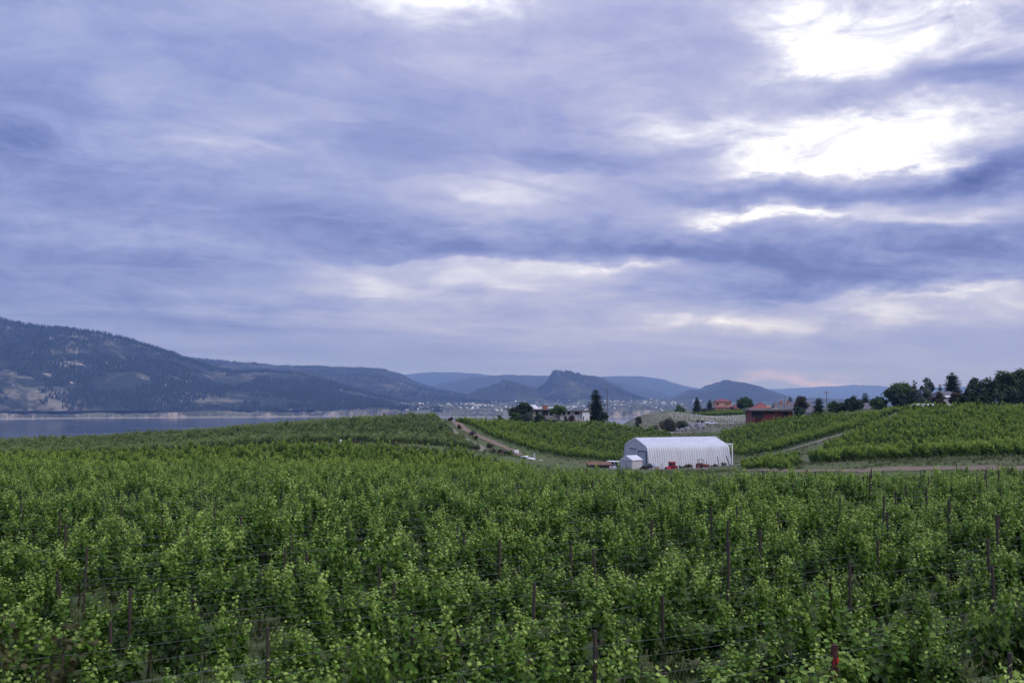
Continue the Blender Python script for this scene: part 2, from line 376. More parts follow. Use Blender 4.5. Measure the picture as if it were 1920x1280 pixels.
def mountain(name, sil, Yr, Yf, Yb, zf, mt, n=260, m=46, rough=.10, seed=0.0, power=1.0):
    """ridge whose skyline follows the photograph; front slope down to Yf, back slope to Yb"""
    px = np.linspace(sil[0][0], sil[-1][0], n)
    py = interp(sil, px) + (fbm(px / 9 + seed, px * 0 + seed, 4, .6) - .5) * 3.0
    yr = interp(Yr, px) if isinstance(Yr, list) else np.full(n, float(Yr))
    yf = interp(Yf, px) if isinstance(Yf, list) else np.full(n, float(Yf))
    zr = np.array([at(a, b, y).z for a, b, y in zip(px, py, yr)])
    tt = np.concatenate([np.linspace(0, 1, m), np.linspace(1.08, 2, 10)])
    T, I = np.meshgrid(tt, np.arange(n), indexing='ij')
    Yg = np.where(T <= 1, yf[I] + (yr[I] - yf[I]) * T, yr[I] + (Yb - yr[I]) * (T - 1))
    Xg = (px[I] - 960) / F * Yg
    pr = np.where(T <= 1, np.clip(T, 0, 1) ** power, np.clip(2 - T, 0, 1))
    amp = np.maximum(zr[I] - zf, 20) * rough
    sc = np.maximum((zr - zf).max(), 60) * 1.6
    nz = (fbm(Xg / sc + seed, Yg / sc + seed, 6, .55) - .5) * 2
    rid = 1 - np.abs(fbm(Xg / sc * 1.4 + seed + 5, Yg / sc * .5 + seed, 4) - .5) * 4
    env = np.clip(np.sin(np.clip(T, 0, 2) / 2 * math.pi), 0, 1) * np.where(T <= 1, np.clip((1.02 - T) * 3, 0.08, 1), 1)
    Zg = zf + (zr[I] - zf) * pr + amp * (nz * 1.6 + rid * .9) * env * 1.6
    Zg = np.maximum(Zg, -2.5)
    V = np.stack([Xg, Yg, Zg], -1).reshape(-1, 3)
    o = link(name, mesh_np(name, V, grid_faces(len(tt), n)[:, ::-1].copy(), mt, smooth=True), kind='structure')
    return (Xg, Yg, Zg)
F1, F2 = (.012, .020, .014), (.030, .040, .024)
M_near = hill_mat('near_mountain', F1, F2, (.17, .16, .12), (.36, .32, .29), rock=.615, scale=.0034, grass=.525)
M_mid = hill_mat('mid_mountain', F1, F2, (.10, .10, .07), (.20, .17, .15), rock=.64, scale=.0026, grass=.52)
M_far = hill_mat('far_mountain', (.02, .028, .02), (.035, .045, .03), (.06, .06, .045), (.12, .11, .1), rock=.75, scale=.001, grass=.6)
# the far shore: clay cliffs by the water, then a bench of orchards and town rising to the hills
SHORE = [(-700, 3300), (-400, 3600), (0, 4000), (350, 4300), (600, 4500), (900, 4350), (1200, 4350), (1600, 4500), (2300, 4700)]
CLIFF = [(-700, 36), (0, 30), (150, 22), (350, 32), (600, 40), (700, 50), (900, 48), (1200, 36), (2300, 36)]
pxs = np.linspace(-700, 2300, 1200)
ds = np.concatenate([[-60, 0, 12, 22, 34, 48, 64, 84, 110, 150, 220, 320], np.linspace(460, 3600, 24)])
Dg, Ig = np.meshgrid(ds, np.arange(1200), indexing='ij')
sh = interp(SHORE, pxs)
wob = (fbm(pxs / 26, pxs * 0 + 3, 5, .6) - .5) * 130
Yg = sh[Ig] + wob[Ig] + Dg
Xg = (pxs[Ig] - 960) / F * Yg
gul = fbm(Xg / 150, Yg / 120 + 1.5, 6, .62); gul2 = fbm(Xg / 420, Yg * 0 + 7.5, 4)
ch = interp(CLIFF, pxs)[Ig] * (.25 + .95 * gul2 + .55 * (fbm(Xg / 70, Yg / 70 + 3, 4, .6) - .5))
run = 24 + 260 * np.clip(gul - .40, 0, 1)
cl_ = np.clip((Dg - 14) / run, 0, 1) ** .8
Zg = np.where(Dg <= 0, -2.0, np.where(Dg < 14, 1.5, 2 + ch * cl_)) + np.clip(Dg - 110, 0, None) * .008 + np.clip(Dg - 300, 0, None) * .008 + (fbm(Xg / 500, Yg / 500, 4) - .5) * np.clip(Dg / 12, 0, 40)
def shore_mat():
    m, t, b = mat('far_shore', .95, .1)
    c = nd(t, 'ShaderNodeTexCoord').outputs['Object']
    geo = nd(t, 'ShaderNodeNewGeometry'); sp = nd(t, 'ShaderNodeSeparateXYZ'); lk(t, geo.outputs['True Normal'], sp.inputs[0])
    n1 = noise(t, c, .006, 6, .65); n2 = noise(t, c, .025, 6, .7); n3 = noise(t, c, .018, 7, .72)
    green = mixc(t, n2, (.02, .03, .018), (.075, .08, .05))
    field = mixc(t, ramp(t, n1, [(.5, (0, 0, 0)), (.56, (1, 1, 1))]), green, (.10, .11, .065))
    clay = mixc(t, ramp(t, n3, [(.35, (0, 0, 0)), (.65, (1, 1, 1))]), (.10, .09, .075), (.36, .31, .27))
    steep = ramp(t, sp.outputs[2], [(.68, (1, 1, 1)), (.93, (0, 0, 0))])
    bare = mth(t, 'MULTIPLY', steep, ramp(t, noise(t, c, .009, 5, .7), [(.42, (.10,) * 3), (.56, (.9, .9, .9))]))
    col = mixc(t, bare, field, clay)
    spz = nd(t, 'ShaderNodeSeparateXYZ'); lk(t, c, spz.inputs[0])
    beach = mth(t, 'LESS_THAN', spz.outputs[2], 3.0)
    lk(t, mixc(t, mth(t, 'MULTIPLY', beach, .8), col, (.30, .27, .24)), b.inputs['Base Color'])
    return m
link('far_shore', mesh_np('far_shore', np.stack([Xg, Yg, Zg], -1).reshape(-1, 3), grid_faces(len(ds), 1200)[:, ::-1].copy(), shore_mat(), smooth=True), kind='structure')
SHORE_X, SHORE_Y, SHORE_Z = Xg, Yg, Zg

def yshore(off): return [(p, y + off) for p, y in SHORE]
L1 = mountain('mountain', [(-700, 520), (-300, 556), (0, 598), (30, 606), (60, 611), (130, 618), (190, 625), (250, 640), (300, 656), (350, 674), (400, 690),
                           (440, 698), (500, 697), (560, 703), (620, 718), (662, 730), (720, 745), (770, 757), (830, 768)],
              [(-700, 4900), (0, 5500), (300, 5700), (500, 6000), (830, 6400)], yshore(90), 9000, 30, M_near, n=420, m=70, rough=.13, seed=2.0, power=.82)
L2 = mountain('mountain', [(250, 700), (320, 676), (345, 672), (400, 676), (480, 682), (520, 687), (620, 690), (680, 691), (720, 694), (750, 703), (780, 718), (820, 731), (880, 742), (960, 758)],
         8600, 6200, 10500, 60, M_mid, rough=.10, seed=9.0, power=.8)
mountain('mountain', [(850, 752), (885, 735), (930, 719), (960, 716), (985, 722), (1005, 733), (1040, 748), (1080, 758)], 7900, 6500, 9000, 66, M_mid, n=160, rough=.18, seed=14.0)
L5 = mountain('mountain', [(960, 756), (1000, 735), (1022, 720), (1030, 708), (1035, 699), (1046, 696), (1062, 697), (1090, 703), (1112, 708), (1130, 713), (1160, 724), (1190, 741), (1215, 752), (1250, 762)],
         8800, 6800, 10200, 70, M_mid, n=220, rough=.20, seed=21.0, power=.8)
mountain('mountain', [(1180, 765), (1240, 752), (1268, 743), (1290, 735), (1340, 725), (1358, 718), (1380, 716), (1402, 718), (1430, 728), (1462, 739), (1482, 746), (1530, 757), (1600, 766)],
         9400, 7200, 11000, 70, M_mid, n=200, rough=.14, seed=33.0, power=.8)
mountain('mountain', [(740, 748), (800, 724), (850, 714), (900, 707), (950, 702), (1000, 704), (1080, 702), (1160, 716), (1220, 731), (1260, 742), (1330, 752)], 12500, 9800, 14500, 80, M_far, n=200, rough=.06, seed=41.0)
mountain('mountain', [(600, 735), (700, 716), (760, 701), (810, 698), (860, 698), (905, 701), (960, 708), (1040, 716)], 17000, 13500, 19500, 80, M_far, n=160, rough=.05, seed=52.0)
mountain('mountain', [(1040, 720), (1110, 707), (1160, 705), (1200, 705), (1235, 709), (1275, 721), (1310, 728), (1345, 725), (1420, 732), (1480, 740)], 16000, 13000, 19000, 80, M_far, n=160, rough=.05, seed=63.0)
mountain('mountain', [(1240, 745), (1340, 733), (1440, 730), (1500, 727), (1560, 724), (1600, 721), (1640, 722), (1700, 728), (1800, 724), (1920, 730), (2100, 722), (2400, 726)], 21000, 17000, 24000, 80, M_far, n=200, rough=.05, seed=71.0)

# ------------------------------------------------------------------ haze
def haze():
    x0, x1, y0, y1, z0, z1 = -25000, 25000, -3000, 28000, -4.0, 760
    V = [(x, y, z) for z in (z0, z1) for y in (y0, y1) for x in (x0, x1)]
    Fc = [(0, 2, 3, 1), (4, 5, 7, 6), (0, 1, 5, 4), (2, 6, 7, 3), (0, 4, 6, 2), (1, 3, 7, 5)]
    m = bpy.data.materials.new('haze'); m.use_nodes = True; t = m.node_tree; t.nodes.clear()
    pv = nd(t, 'ShaderNodeVolumePrincipled'); pv.inputs['Color'].default_value = (.27, .45, 1.0, 1)
    pv.inputs['Absorption Color'].default_value = (1, 1, 1, 1); pv.inputs['Density'].default_value = 7.6e-5; pv.inputs['Anisotropy'].default_value = 0.1
    ou = nd(t, 'ShaderNodeOutputMaterial'); lk(t, pv.outputs[0], ou.inputs['Volume'])
    link('haze', mesh_np('haze', V, Fc, m), kind='stuff', label='thin blue evening haze over the lake valley', cat='haze')
haze()

# ------------------------------------------------------------------ leaf clouds
def frames(nrm, fwd):
    """rotation matrices whose z is nrm and whose y is fwd made square to it"""
    z = nrm / np.linalg.norm(nrm, axis=1, keepdims=True)
    y = fwd - (fwd * z).sum(1, keepdims=True) * z
    y /= np.linalg.norm(y, axis=1, keepdims=True) + 1e-9
    x = np.cross(y, z)
    return np.stack([x, y, z], -1)
GRAPE_V = np.array([(0, .42, 0), (0, 0, 0), (.25, -.14, .03), (.52, .10, .07), (.43, .36, .05), (.56, .62, .03), (.26, .70, .02), (0, 1.0, -.10),
                    (-.26, .70, .02), (-.56, .62, .03), (-.43, .36, .05), (-.52, .10, .07), (-.25, -.14, .03)])
GRAPE_F = np.array([(0, k, k + 1) for k in range(1, 12)] + [(0, 12, 1)])
QUAD_V = np.array([(0, 0, 0), (.45, .45, .08), (0, 1, -.05), (-.45, .45, .08)])
QUAD_F = np.array([(0, 1, 2), (0, 2, 3)])
BLOB_V = np.array([(0, .5, .06), (0, 0, 0), (.5, .2, -.05), (.42, .75, 0), (0, 1.05, -.06), (-.45, .7, -.02), (-.5, .25, 0)])
BLOB_F = np.array([(0, k, k + 1) for k in range(1, 6)] + [(0, 6, 1)])
def leaves(P, nrm, fwd, size, TV=GRAPE_V, TF=GRAPE_F):
    Rm = frames(nrm, fwd)
    V = P[:, None] + np.einsum('nij,kj->nki', Rm, TV) * np.asarray(size)[:, None, None]
    Fc = TF[None] + (np.arange(len(P)) * len(TV))[:, None, None]
    return V.reshape(-1, 3), Fc.reshape(-1, 3), len(TV)
def tube(path, rad, k=6):
    """tapered tube along a path; returns verts, tri faces"""
    path = np.asarray(path, float); rad = np.broadcast_to(rad, (len(path),)); V = []; Fc = []
    for i, p in enumerate(path):
        d = path[min(i + 1, len(path) - 1)] - path[max(i - 1, 0)]; d = d / (np.linalg.norm(d) + 1e-9)
        a = np.cross(d, (0, 1, 0) if abs(d[1]) < .9 else (1, 0, 0)); a /= np.linalg.norm(a); b = np.cross(d, a)
        for j in range(k):
            t = 2 * math.pi * j / k; V.append(p + rad[i] * (math.cos(t) * a + math.sin(t) * b))
    for i in range(len(path) - 1):
        for j in range(k):
            q = i * k + j; r = i * k + (j + 1) % k; Fc += [(q, r, r + k), (q, r + k, q + k)]
    for base, rev in ((0, True), ((len(path) - 1) * k, False)):
        for j in range(1, k - 1):
            Fc.append((base, base + j + 1, base + j) if rev else (base, base + j, base + j + 1))
    return np.array(V), np.array(Fc)
class Acc:
    """collects pieces of one mesh"""
    def __init__(s): s.V = []; s.F = []; s.M = []; s.T = []; s.n = 0
    def add(s, V, Fc, m=0, tint=None):
        V = np.asarray(V, float); Fc = np.asarray(Fc)
        s.V.append(V); s.F.append(Fc + s.n); s.M.append(np.full(len(Fc), m)); s.n += len(V)
        s.T.append(np.zeros(len(V)) if tint is None else np.asarray(tint))
    def mesh(s, name, mats, smooth=False):
        return mesh_np(name, np.concatenate(s.V), np.concatenate(s.F), mats, np.concatenate(s.M), {'tint': np.concatenate(s.T)}, smooth)

MAT['vine_leaf'] = foliage('vine_leaf', (.014, .036, .006), (.088, .182, .018), (.40, .535, .12), .35, .5, .20)
MAT['vine_leaf_far'] = foliage('vine_leaf_far', (.020, .045, .008), (.105, .190, .020), (.38, .48, .095), .34, .6, .15)
MAT['bark'] = plain('vine_bark', (.045, .032, .024), .9, .4, 20, bump=.5)
MAT['shoot'] = plain('vine_shoot', (.13, .13, .05), .7, .3, 20)
def vine_mesh(seed, near=True):
    r = np.random.default_rng(seed)
    wood = Acc(); lf = Acc()
    x0 = r.normal(0, .04)
    pth = [(x0, r.normal(0, .03), -.1), (x0 + r.normal(0, .05), r.normal(0, .04), .35), (r.normal(0, .04), r.normal(0, .03), .78)]
    wood.add(*tube(pth, [.045, .036, .032], 6))
    for s in (-1, 1):
        wood.add(*tube([pth[-1], (s * .3, r.normal(0, .03), .86 + r.normal(0, .02)), (s * .6, 0, .86)], [.028, .02, .014], 5))
    P = []; NN = []; FW = []; S = []; T = []
    npl = int(r.integers(3, 5)) if near else 3                # shoots stand together in plumes with gaps between
    centres = np.sort((np.arange(npl) + .5) / npl * 1.02 - .51 + r.normal(0, .07, npl))
    for c_ in centres:
        hp = np.clip(r.normal(1.04, .20), .5, 1.5); tp = r.normal(0, .07); cy = r.normal(0, .08); ly = r.normal(0, .13); lx = r.normal(0, .12)
        for k in range(int(r.integers(4, 7)) if near else 4):
            bx = c_ + r.normal(0, .07); L = np.clip(hp * r.normal(1, .13), .4, 1.65)
            lean = np.array([lx + r.normal(0, .08), ly + r.normal(0, .09)])
            m = max(4, int(L / (.047 if near else .10))); side = r.choice([-1, 1])
            tt = np.linspace(0, 1, m + 1)
            pts = np.stack([bx + lean[0] * tt * L + .03 * np.sin(5 * tt + k), cy + lean[1] * L * tt * (1 + .6 * tt) + .03 * np.cos(4 * tt + k), .86 + L * tt * (1 - .10 * tt)], -1)
            if near: wood.add(*tube(pts[::4], np.linspace(.006, .003, len(pts[::4])), 3), m=1)
            for i in range(1, m + 1):
                t = i / m; side = -side
                out = np.array([r.normal(0, .7), side + r.normal(0, .5), r.normal(.1, .3)]); out /= np.linalg.norm(out)
                p = pts[i] + out * r.uniform(.05, .14) * (1.15 - .75 * t)
                P.append(p); NN.append(out * .55 + np.array([0, 0, .75]) + r.normal(0, .36, 3)); FW.append(out * .6 + np.array([0, 0, -.5]) + r.normal(0, .35, 3))
                S.append((.128 - .072 * t ** 1.6) * r.uniform(.7, 1.25)); T.append(.14 + .64 * t ** 1.3 + tp + r.normal(0, .10))  # young tips paler; tint also paints in bright tops and a shaded interior
                if near and r.random() < .35 and t < .85:      # lateral leaf
                    P.append(p + r.normal(0, .06, 3)); NN.append(r.normal(0, .6, 3) + np.array([0, 0, .6])); FW.append(out + r.normal(0, .6, 3)); S.append(r.uniform(.035, .07)); T.append(.42 + tp + r.normal(0, .12))
    for k in range(150 if near else 34):                    # leaves hanging at the fruit zone
        p = np.array([r.uniform(-.58, .58), r.normal(0, .15), r.uniform(.58, 1.10)])
        out = np.array([r.normal(0, .4), np.sign(p[1]) + r.normal(0, .3), 0])
        P.append(p); NN.append(out * .8 + np.array([0, 0, .5]) + r.normal(0, .35, 3)); FW.append(out * .4 + np.array([0, 0, -.8]) + r.normal(0, .3, 3))
        S.append(r.uniform(.08, .135)); T.append(.14 + r.normal(0, .08))  # older leaves, tinted darker still so the gaps look shaded
    P = np.array(P); NN = np.array(NN); FW = np.array(FW); S = np.array(S) * (1.0 if near else 2.1); T = np.clip(T, 0, 1)
    tv, tf = (GRAPE_V, GRAPE_F) if near else (BLOB_V, BLOB_F)
    V, Fc, k = leaves(P, NN, FW, S, tv, tf)
    lf.add(V, Fc, 0, np.repeat(T, k))
    return wood, lf
VINES = []
for s in range(9):
    wd, lf = vine_mesh(100 + s)
    VINES.append((wd.mesh('vine_wood', [MAT['bark'], MAT['shoot']]), lf.mesh('vine_foliage', [MAT['vine_leaf']])))
def protos(name, meshes):
    c = bpy.data.collections.new(name)
    for k, me in enumerate(meshes):
        o = bpy.data.objects.new(name + '_source', me); c.objects.link(o)
    return c
def joined(near, seeds, name, leafmat):
    out = []
    for s in seeds:
        wd, lf = vine_mesh(s, near); a = Acc()
        for V, Fc, M_ in zip(wd.V, wd.F, wd.M): pass
        a.add(np.concatenate(wd.V), np.concatenate(wd.F), 0); a.add(np.concatenate(lf.V), np.concatenate(lf.F), 1, np.concatenate(lf.T))
        out.append(a.mesh(name, [MAT['bark'], leafmat]))
    return out
PROTO_NEAR = protos('vine_near', joined(True, range(100, 109), 'vine', MAT['vine_leaf']))
PROTO_FAR = protos('vine_far', joined(False, range(200, 207), 'vine', MAT['vine_leaf_far']))

MAT['vine_leaf_dusty'] = foliage('vine_leaf_dusty', (.030, .052, .020), (.125, .180, .055), (.36, .42, .17), .30, .65, .15)
PROTO_DUSTY = protos('vine_dusty', joined(False, range(220, 226), 'vine', MAT['vine_leaf_dusty']))
def gn_tree(coll):
    g = bpy.data.node_groups.new('scatter', 'GeometryNodeTree')
    g.interface.new_socket('Geometry', in_out='INPUT', socket_type='NodeSocketGeometry')
    g.interface.new_socket('Geometry', in_out='OUTPUT', socket_type='NodeSocketGeometry')
    gi = g.nodes.new('NodeGroupInput'); go = g.nodes.new('NodeGroupOutput')
    ci = g.nodes.new('GeometryNodeCollectionInfo'); ci.inputs['Collection'].default_value = coll
    ci.inputs['Separate Children'].default_value = True; ci.inputs['Reset Children'].default_value = True
    ip = g.nodes.new('GeometryNodeInstanceOnPoints'); ip.inputs['Pick Instance'].default_value = True
    def attr(nm, typ):
        n = g.nodes.new('GeometryNodeInputNamedAttribute'); n.data_type = typ; n.inputs['Name'].default_value = nm; return n.outputs['Attribute']
    g.links.new(gi.outputs[0], ip.inputs['Points']); g.links.new(ci.outputs[0], ip.inputs['Instance'])
    g.links.new(attr('var', 'INT'), ip.inputs['Instance Index'])
    e = g.nodes.new('FunctionNodeEulerToRotation'); g.links.new(attr('rot', 'FLOAT_VECTOR'), e.inputs[0])
    g.links.new(e.outputs[0], ip.inputs['Rotation']); g.links.new(attr('scl', 'FLOAT_VECTOR'), ip.inputs['Scale'])
    g.links.new(ip.outputs[0], go.inputs[0])
    return g
def scatter(name, pts, rot, scl, nvar, coll, label, cat, rng=RNG, **kw):
    pts = np.asarray(pts, float); n = len(pts)
    me = bpy.data.meshes.new(name); me.vertices.add(n); me.vertices.foreach_set('co', pts.astype(np.float32).ravel())
    scl = np.asarray(scl, float)
    if scl.ndim == 1: scl = np.repeat(scl[:, None], 3, 1)
    a = me.attributes.new('rot', 'FLOAT_VECTOR', 'POINT'); a.data.foreach_set('vector', np.asarray(rot, np.float32).ravel())
    a = me.attributes.new('scl', 'FLOAT_VECTOR', 'POINT'); a.data.foreach_set('vector', scl.astype(np.float32).ravel())
    a = me.attributes.new('var', 'INT', 'POINT'); a.data.foreach_set('value', rng.integers(0, nvar, n).astype(np.int32))
    o = link(name, me, kind='stuff', label=label, cat=cat, **kw)
    md = o.modifiers.new('scatter', 'NODES'); md.node_group = gn_tree(coll)
    return o

def in_poly(x, y, poly):
    p = np.array(poly); c = np.zeros(len(x), bool); j = len(p) - 1
    for i in range(len(p)):
        hit = ((p[i, 1] > y) != (p[j, 1] > y)) & (x < (p[j, 0] - p[i, 0]) * (y - p[i, 1]) / (p[j, 1] - p[i, 1] + 1e-12) + p[i, 0])
        c ^= hit; j = i
    return c
def mp(poly): return [(gx(px, Y), Y) for px, Y in poly]     # polygon corners as (photo column, metres ahead)
def row_points(poly, azim, spacing, step, rng, off=0.0, jit=.12):
    """vine positions in rows; returns xy, row index, distance along the row"""
    d = np.array([math.sin(R(azim)), math.cos(R(azim))]); nrm = np.array([-d[1], d[0]])
    p = np.array(poly); a = p @ nrm; b = p @ d
    X = []; RI = []; S = []
    for ri in range(int(math.floor(a.min() / spacing)), int(math.ceil(a.max() / spacing)) + 1):
        s = np.arange(math.floor(b.min() / step), math.ceil(b.max() / step) + 1) * step
        s = s + rng.normal(0, jit, len(s))
        q = nrm[None] * (ri * spacing + off) + d[None] * s[:, None]
        k = in_poly(q[:, 0], q[:, 1], poly)
        X.append(q[k]); RI.append(np.full(k.sum(), ri)); S.append(s[k])
    return np.concatenate(X), np.concatenate(RI), np.concatenate(S)

# ------------------------------------------------------------------ the near field
ROW_AZ, ROW_S, VINE_S = 57.0, 2.35, 1.12
FIELD = mp([(-3300, 11), (-900, 50), (-330, 98), (0, 105), (350, 107), (700, 107), (1000, 104), (1300, 100), (1500, 103), (1700, 106), (1900, 108), (2350, 107), (3000, 50), (5200, 11)])
XY, RI, SS = row_points(FIELD, ROW_AZ, ROW_S, VINE_S, RNG)
keep = RNG.random(len(XY)) > .06
XY, RI, SS = XY[keep], RI[keep], SS[keep]
Z = H(XY[:, 0], XY[:, 1])
RZ = R(90 - ROW_AZ)
rotz = RZ + np.where(RNG.random(len(XY)) < .5, 0, math.pi) + RNG.normal(0, .10, len(XY))
vig = .60 + .76 * fbm(XY[:, 0] / 3, XY[:, 1] / 3, 3)          # vigour varies over the field
scl = np.stack([vig * RNG.normal(1.0, .06, len(XY)), vig * RNG.normal(.95, .10, len(XY)), vig * RNG.normal(.97, .14, len(XY))], -1)
pxl = 960 + XY[:, 0] / XY[:, 1] * F
top = 750 + (CZ - Z - 1.6) / XY[:, 1] * F
inview = (pxl > -40) & (pxl < 1960) & (top < 1275)
order = np.argsort(np.where(inview, XY[:, 1], 1e9))
near_idx = order[:300]
ORD = ['nearest', 'second', 'third', 'fourth', 'fifth', 'sixth', 'seventh', 'eighth', 'ninth', 'tenth', 'eleventh', 'twelfth', 'thirteenth', 'fourteenth', 'fifteenth', 'sixteenth',
       'seventeenth', 'eighteenth', 'nineteenth', 'twentieth']
ORD = ORD + ['twenty-' + o for o in ['first'] + ORD[1:9]] + ['thirtieth'] + ['thirty-' + o for o in ['first'] + ORD[1:9]] + ['fortieth'] + ['forty-' + o for o in ['first'] + ORD[1:9]] + ['fiftieth'] + ['fifty-' + o for o in ['first'] + ORD[1:9]] + ['sixtieth'] + ['sixty-' + o for o in ['first'] + ORD[1:9]]
# rows counted from the bottom right corner of the picture, where the nearest row crosses the frame
row_list = sorted(set(RI[inview].tolist()))
row_no = {ri: k for k, ri in enumerate(row_list)}
def row_word(k): return (ORD[k] if k < len(ORD) else 'far')
sizeL = GRAPE_V * .13
leaf_mesh = [mesh_np('vine_leaf', GRAPE_V * s, GRAPE_F, MAT['vine_leaf'], attrs={'tint': np.full(len(GRAPE_V), t)}) for s, t in ((.09, .62), (.11, .50), (.10, .78), (.08, .9))]
rank = {}
for ri in set(RI[near_idx].tolist()):
    for q, i in enumerate(sorted([i for i in near_idx if RI[i] == ri], key=lambda i: pxl[i])): rank[i] = q
for n_, i in enumerate(near_idx):
    k = row_no.get(int(RI[i]), 0)
    side = 'bottom edge' if XY[i, 1] < 19 else ('left half' if pxl[i] < 800 else ('middle' if pxl[i] < 1200 else 'right half'))
    place = {'bottom edge': 'at the bottom edge', 'left half': 'in the left half', 'middle': 'near the middle', 'right half': 'in the right half'}[side]
    v = thing('grape_vine', 'leafy grapevine, %s from left in the %s row from the bottom right corner' % (ORD[rank[i]].replace('nearest', 'first'), row_word(k).replace('nearest', 'first')), 'grapevine', (XY[i, 0], XY[i, 1], Z[i]), float(rotz[i]), 'grapevines in the near rows')
    v.scale = scl[i]
    wd, lf = VINES[int(RNG.integers(0, len(VINES)))]
    link('trunk', wd, v); link('foliage', lf, v, kind='stuff')
    if n_ < 26:                                             # the closest vines: loose leaves that stand out singly
        for q in range(11):
            a_ = RNG.uniform(0, 2 * math.pi)
            link('leaf', leaf_mesh[int(RNG.integers(0, 4))], v, (RNG.uniform(-.6, .6), RNG.normal(0, .22), RNG.uniform(1.3, 1.95)),
                 rot=(RNG.normal(.2, .5), RNG.normal(0, .5), a_))
rest = order[300:]
rr = np.zeros((len(rest), 3)); rr[:, 2] = rotz[rest]
scatter('grape_vine_rows', np.c_[XY[rest], Z[rest]], rr, scl[rest], 9, PROTO_NEAR, 'dense green grapevine rows of the near field beyond the closest rows', 'grapevines')

# trellises: one per row, with its own posts and wires
MAT['post'] = plain('weathered_post', (.055, .042, .034), .9, .45, 14, bump=.4)
MAT['post_red'] = plain('stained_post', (.085, .032, .026), .85, .4, 14, bump=.4)
MAT['wire'] = plain('galvanised_wire', (.22, .23, .24), .5, .2, 5, metal=.6)
MAT['ribbon'] = plain('red_ribbon', (.62, .02, .035), .6, .15, 8)
def post_mesh(r, h, m, k=8):
    prof = [(-.35, r * 1.02), (0, r), (h * .5, r * .97), (h - .012, r * .93), (h, r * .80)]
    V = []; Fc = []
    for z, q in prof:
        for j in range(k):
            t = 2 * math.pi * j / k; V.append((q * math.cos(t) * (1 + .06 * math.sin(3 * j)), q * math.sin(t), z))
    for i in range(len(prof) - 1):
        for j in range(k):
            Fc.append((i * k + j, i * k + (j + 1) % k, (i + 1) * k + (j + 1) % k, (i + 1) * k + j))
    Fc.append(tuple(range((len(prof) - 1) * k, len(prof) * k)))
    return mesh_np('trellis_post', V, Fc, m)
POST = [post_mesh(.036, 1.95, MAT['post']), post_mesh(.040, 2.05, MAT['post']), post_mesh(.034, 1.82, MAT['post'])]
POST_TALL = [post_mesh(.040, 2.3, MAT['post']), post_mesh(.046, 2.55, MAT['post']), post_mesh(.038, 2.15, MAT['post'])]
POST_BIG = post_mesh(.068, 1.95, MAT['post_red'], 10)
d_ = np.array([math.sin(R(ROW_AZ)), math.cos(R(ROW_AZ))]); n_ = np.array([-d_[1], d_[0]])
pa = np.array(FIELD) @ n_; pb = np.array(FIELD) @ d_
PSTEP = 6.1
ribbon_left = 3
for ri in row_list:
    s = np.arange(math.floor(pb.min() / .5), math.ceil(pb.max() / .5)) * .5
    q = n_[None] * (ri * ROW_S) + d_[None] * s[:, None]
    k = in_poly(q[:, 0], q[:, 1], FIELD) & (np.abs(q[:, 0] / np.maximum(q[:, 1], 1)) < .62)
    if k.sum() < 4: continue
    s = s[k]; s0, s1 = s.min(), s.max()
    po_ = RNG.uniform(0, PSTEP)
    ps = np.arange(math.ceil((s0 - po_) / PSTEP), math.floor((s1 - po_) / PSTEP) + 1) * PSTEP + po_
    if len(ps) < 2: continue
    no = row_no[ri]
    base = n_ * (ri * ROW_S) + d_ * ps[0]
    t = thing('vine_trellis', 'trellis of dark posts and thin wires carrying the %s vine row' % row_word(no), 'trellis', (base[0], base[1], hz1(base[0], base[1])), 0, 'trellises of the near field')
    o0 = t.location.copy()
    lean = []
    for sp in ps:
        xy = n_ * (ri * ROW_S) + d_ * sp
        z = hz1(*xy); pxp = 960 + xy[0] / xy[1] * F; topy = 750 + (CZ - z - 1.95) / xy[1] * F
        big = xy[1] < 18.5 and topy > 1150 and ribbon_left > 0 and 600 < pxp < 1850
        tl = (RNG.normal(0, .025), RNG.normal(0, .025), RNG.uniform(0, 6))
        po = link('post', POST_BIG if big else (POST_TALL if pxp > 1330 + RNG.normal(0, 150) else POST)[int(RNG.integers(0, 3))], t, (xy[0] - o0.x, xy[1] - o0.y, z - o0.z), rot=tl)
        if big:
            ribbon_left -= 1
            V = []; Fc = []
            for j in range(9):                              # a strip of flagging tape, its end sticking out
                a_ = -2.2 + j * .45; V += [(.074 * math.cos(a_), .074 * math.sin(a_), 1.66), (.072 * math.cos(a_), .072 * math.sin(a_), 1.74)]
            V += [(-.17, -.09, 1.60), (-.165, -.085, 1.71)]
            for j in range(9): Fc.append((2 * j, 2 * j + 2, 2 * j + 3, 2 * j + 1))
            link('ribbon', mesh_np('ribbon', V, Fc, MAT['ribbon']), po)
    heights = (1.15, 1.50, 1.78) if base[1] < 60 else (1.50,)
    sw = np.arange(ps[0], ps[-1] + .01, PSTEP / 4)
    xy = n_[None] * (ri * ROW_S) + d_[None] * sw[:, None]
    zz = H(xy[:, 0], xy[:, 1]); zp = np.interp(sw, ps, H((n_[None] * (ri * ROW_S) + d_[None] * ps[:, None])[:, 0], (n_[None] * (ri * ROW_S) + d_[None] * ps[:, None])[:, 1]))
    ph = ((sw - ps[0]) % PSTEP) / PSTEP
    for h in heights:
        pth = np.stack([xy[:, 0] - o0.x + n_[0] * .05, xy[:, 1] - o0.y + n_[1] * .05, zp + h - .05 * 4 * ph * (1 - ph) - o0.z], -1)
        V, Fc = tube(pth, .0022, 3)
        link('wire', mesh_np('wire', V, Fc, MAT['wire']), t)

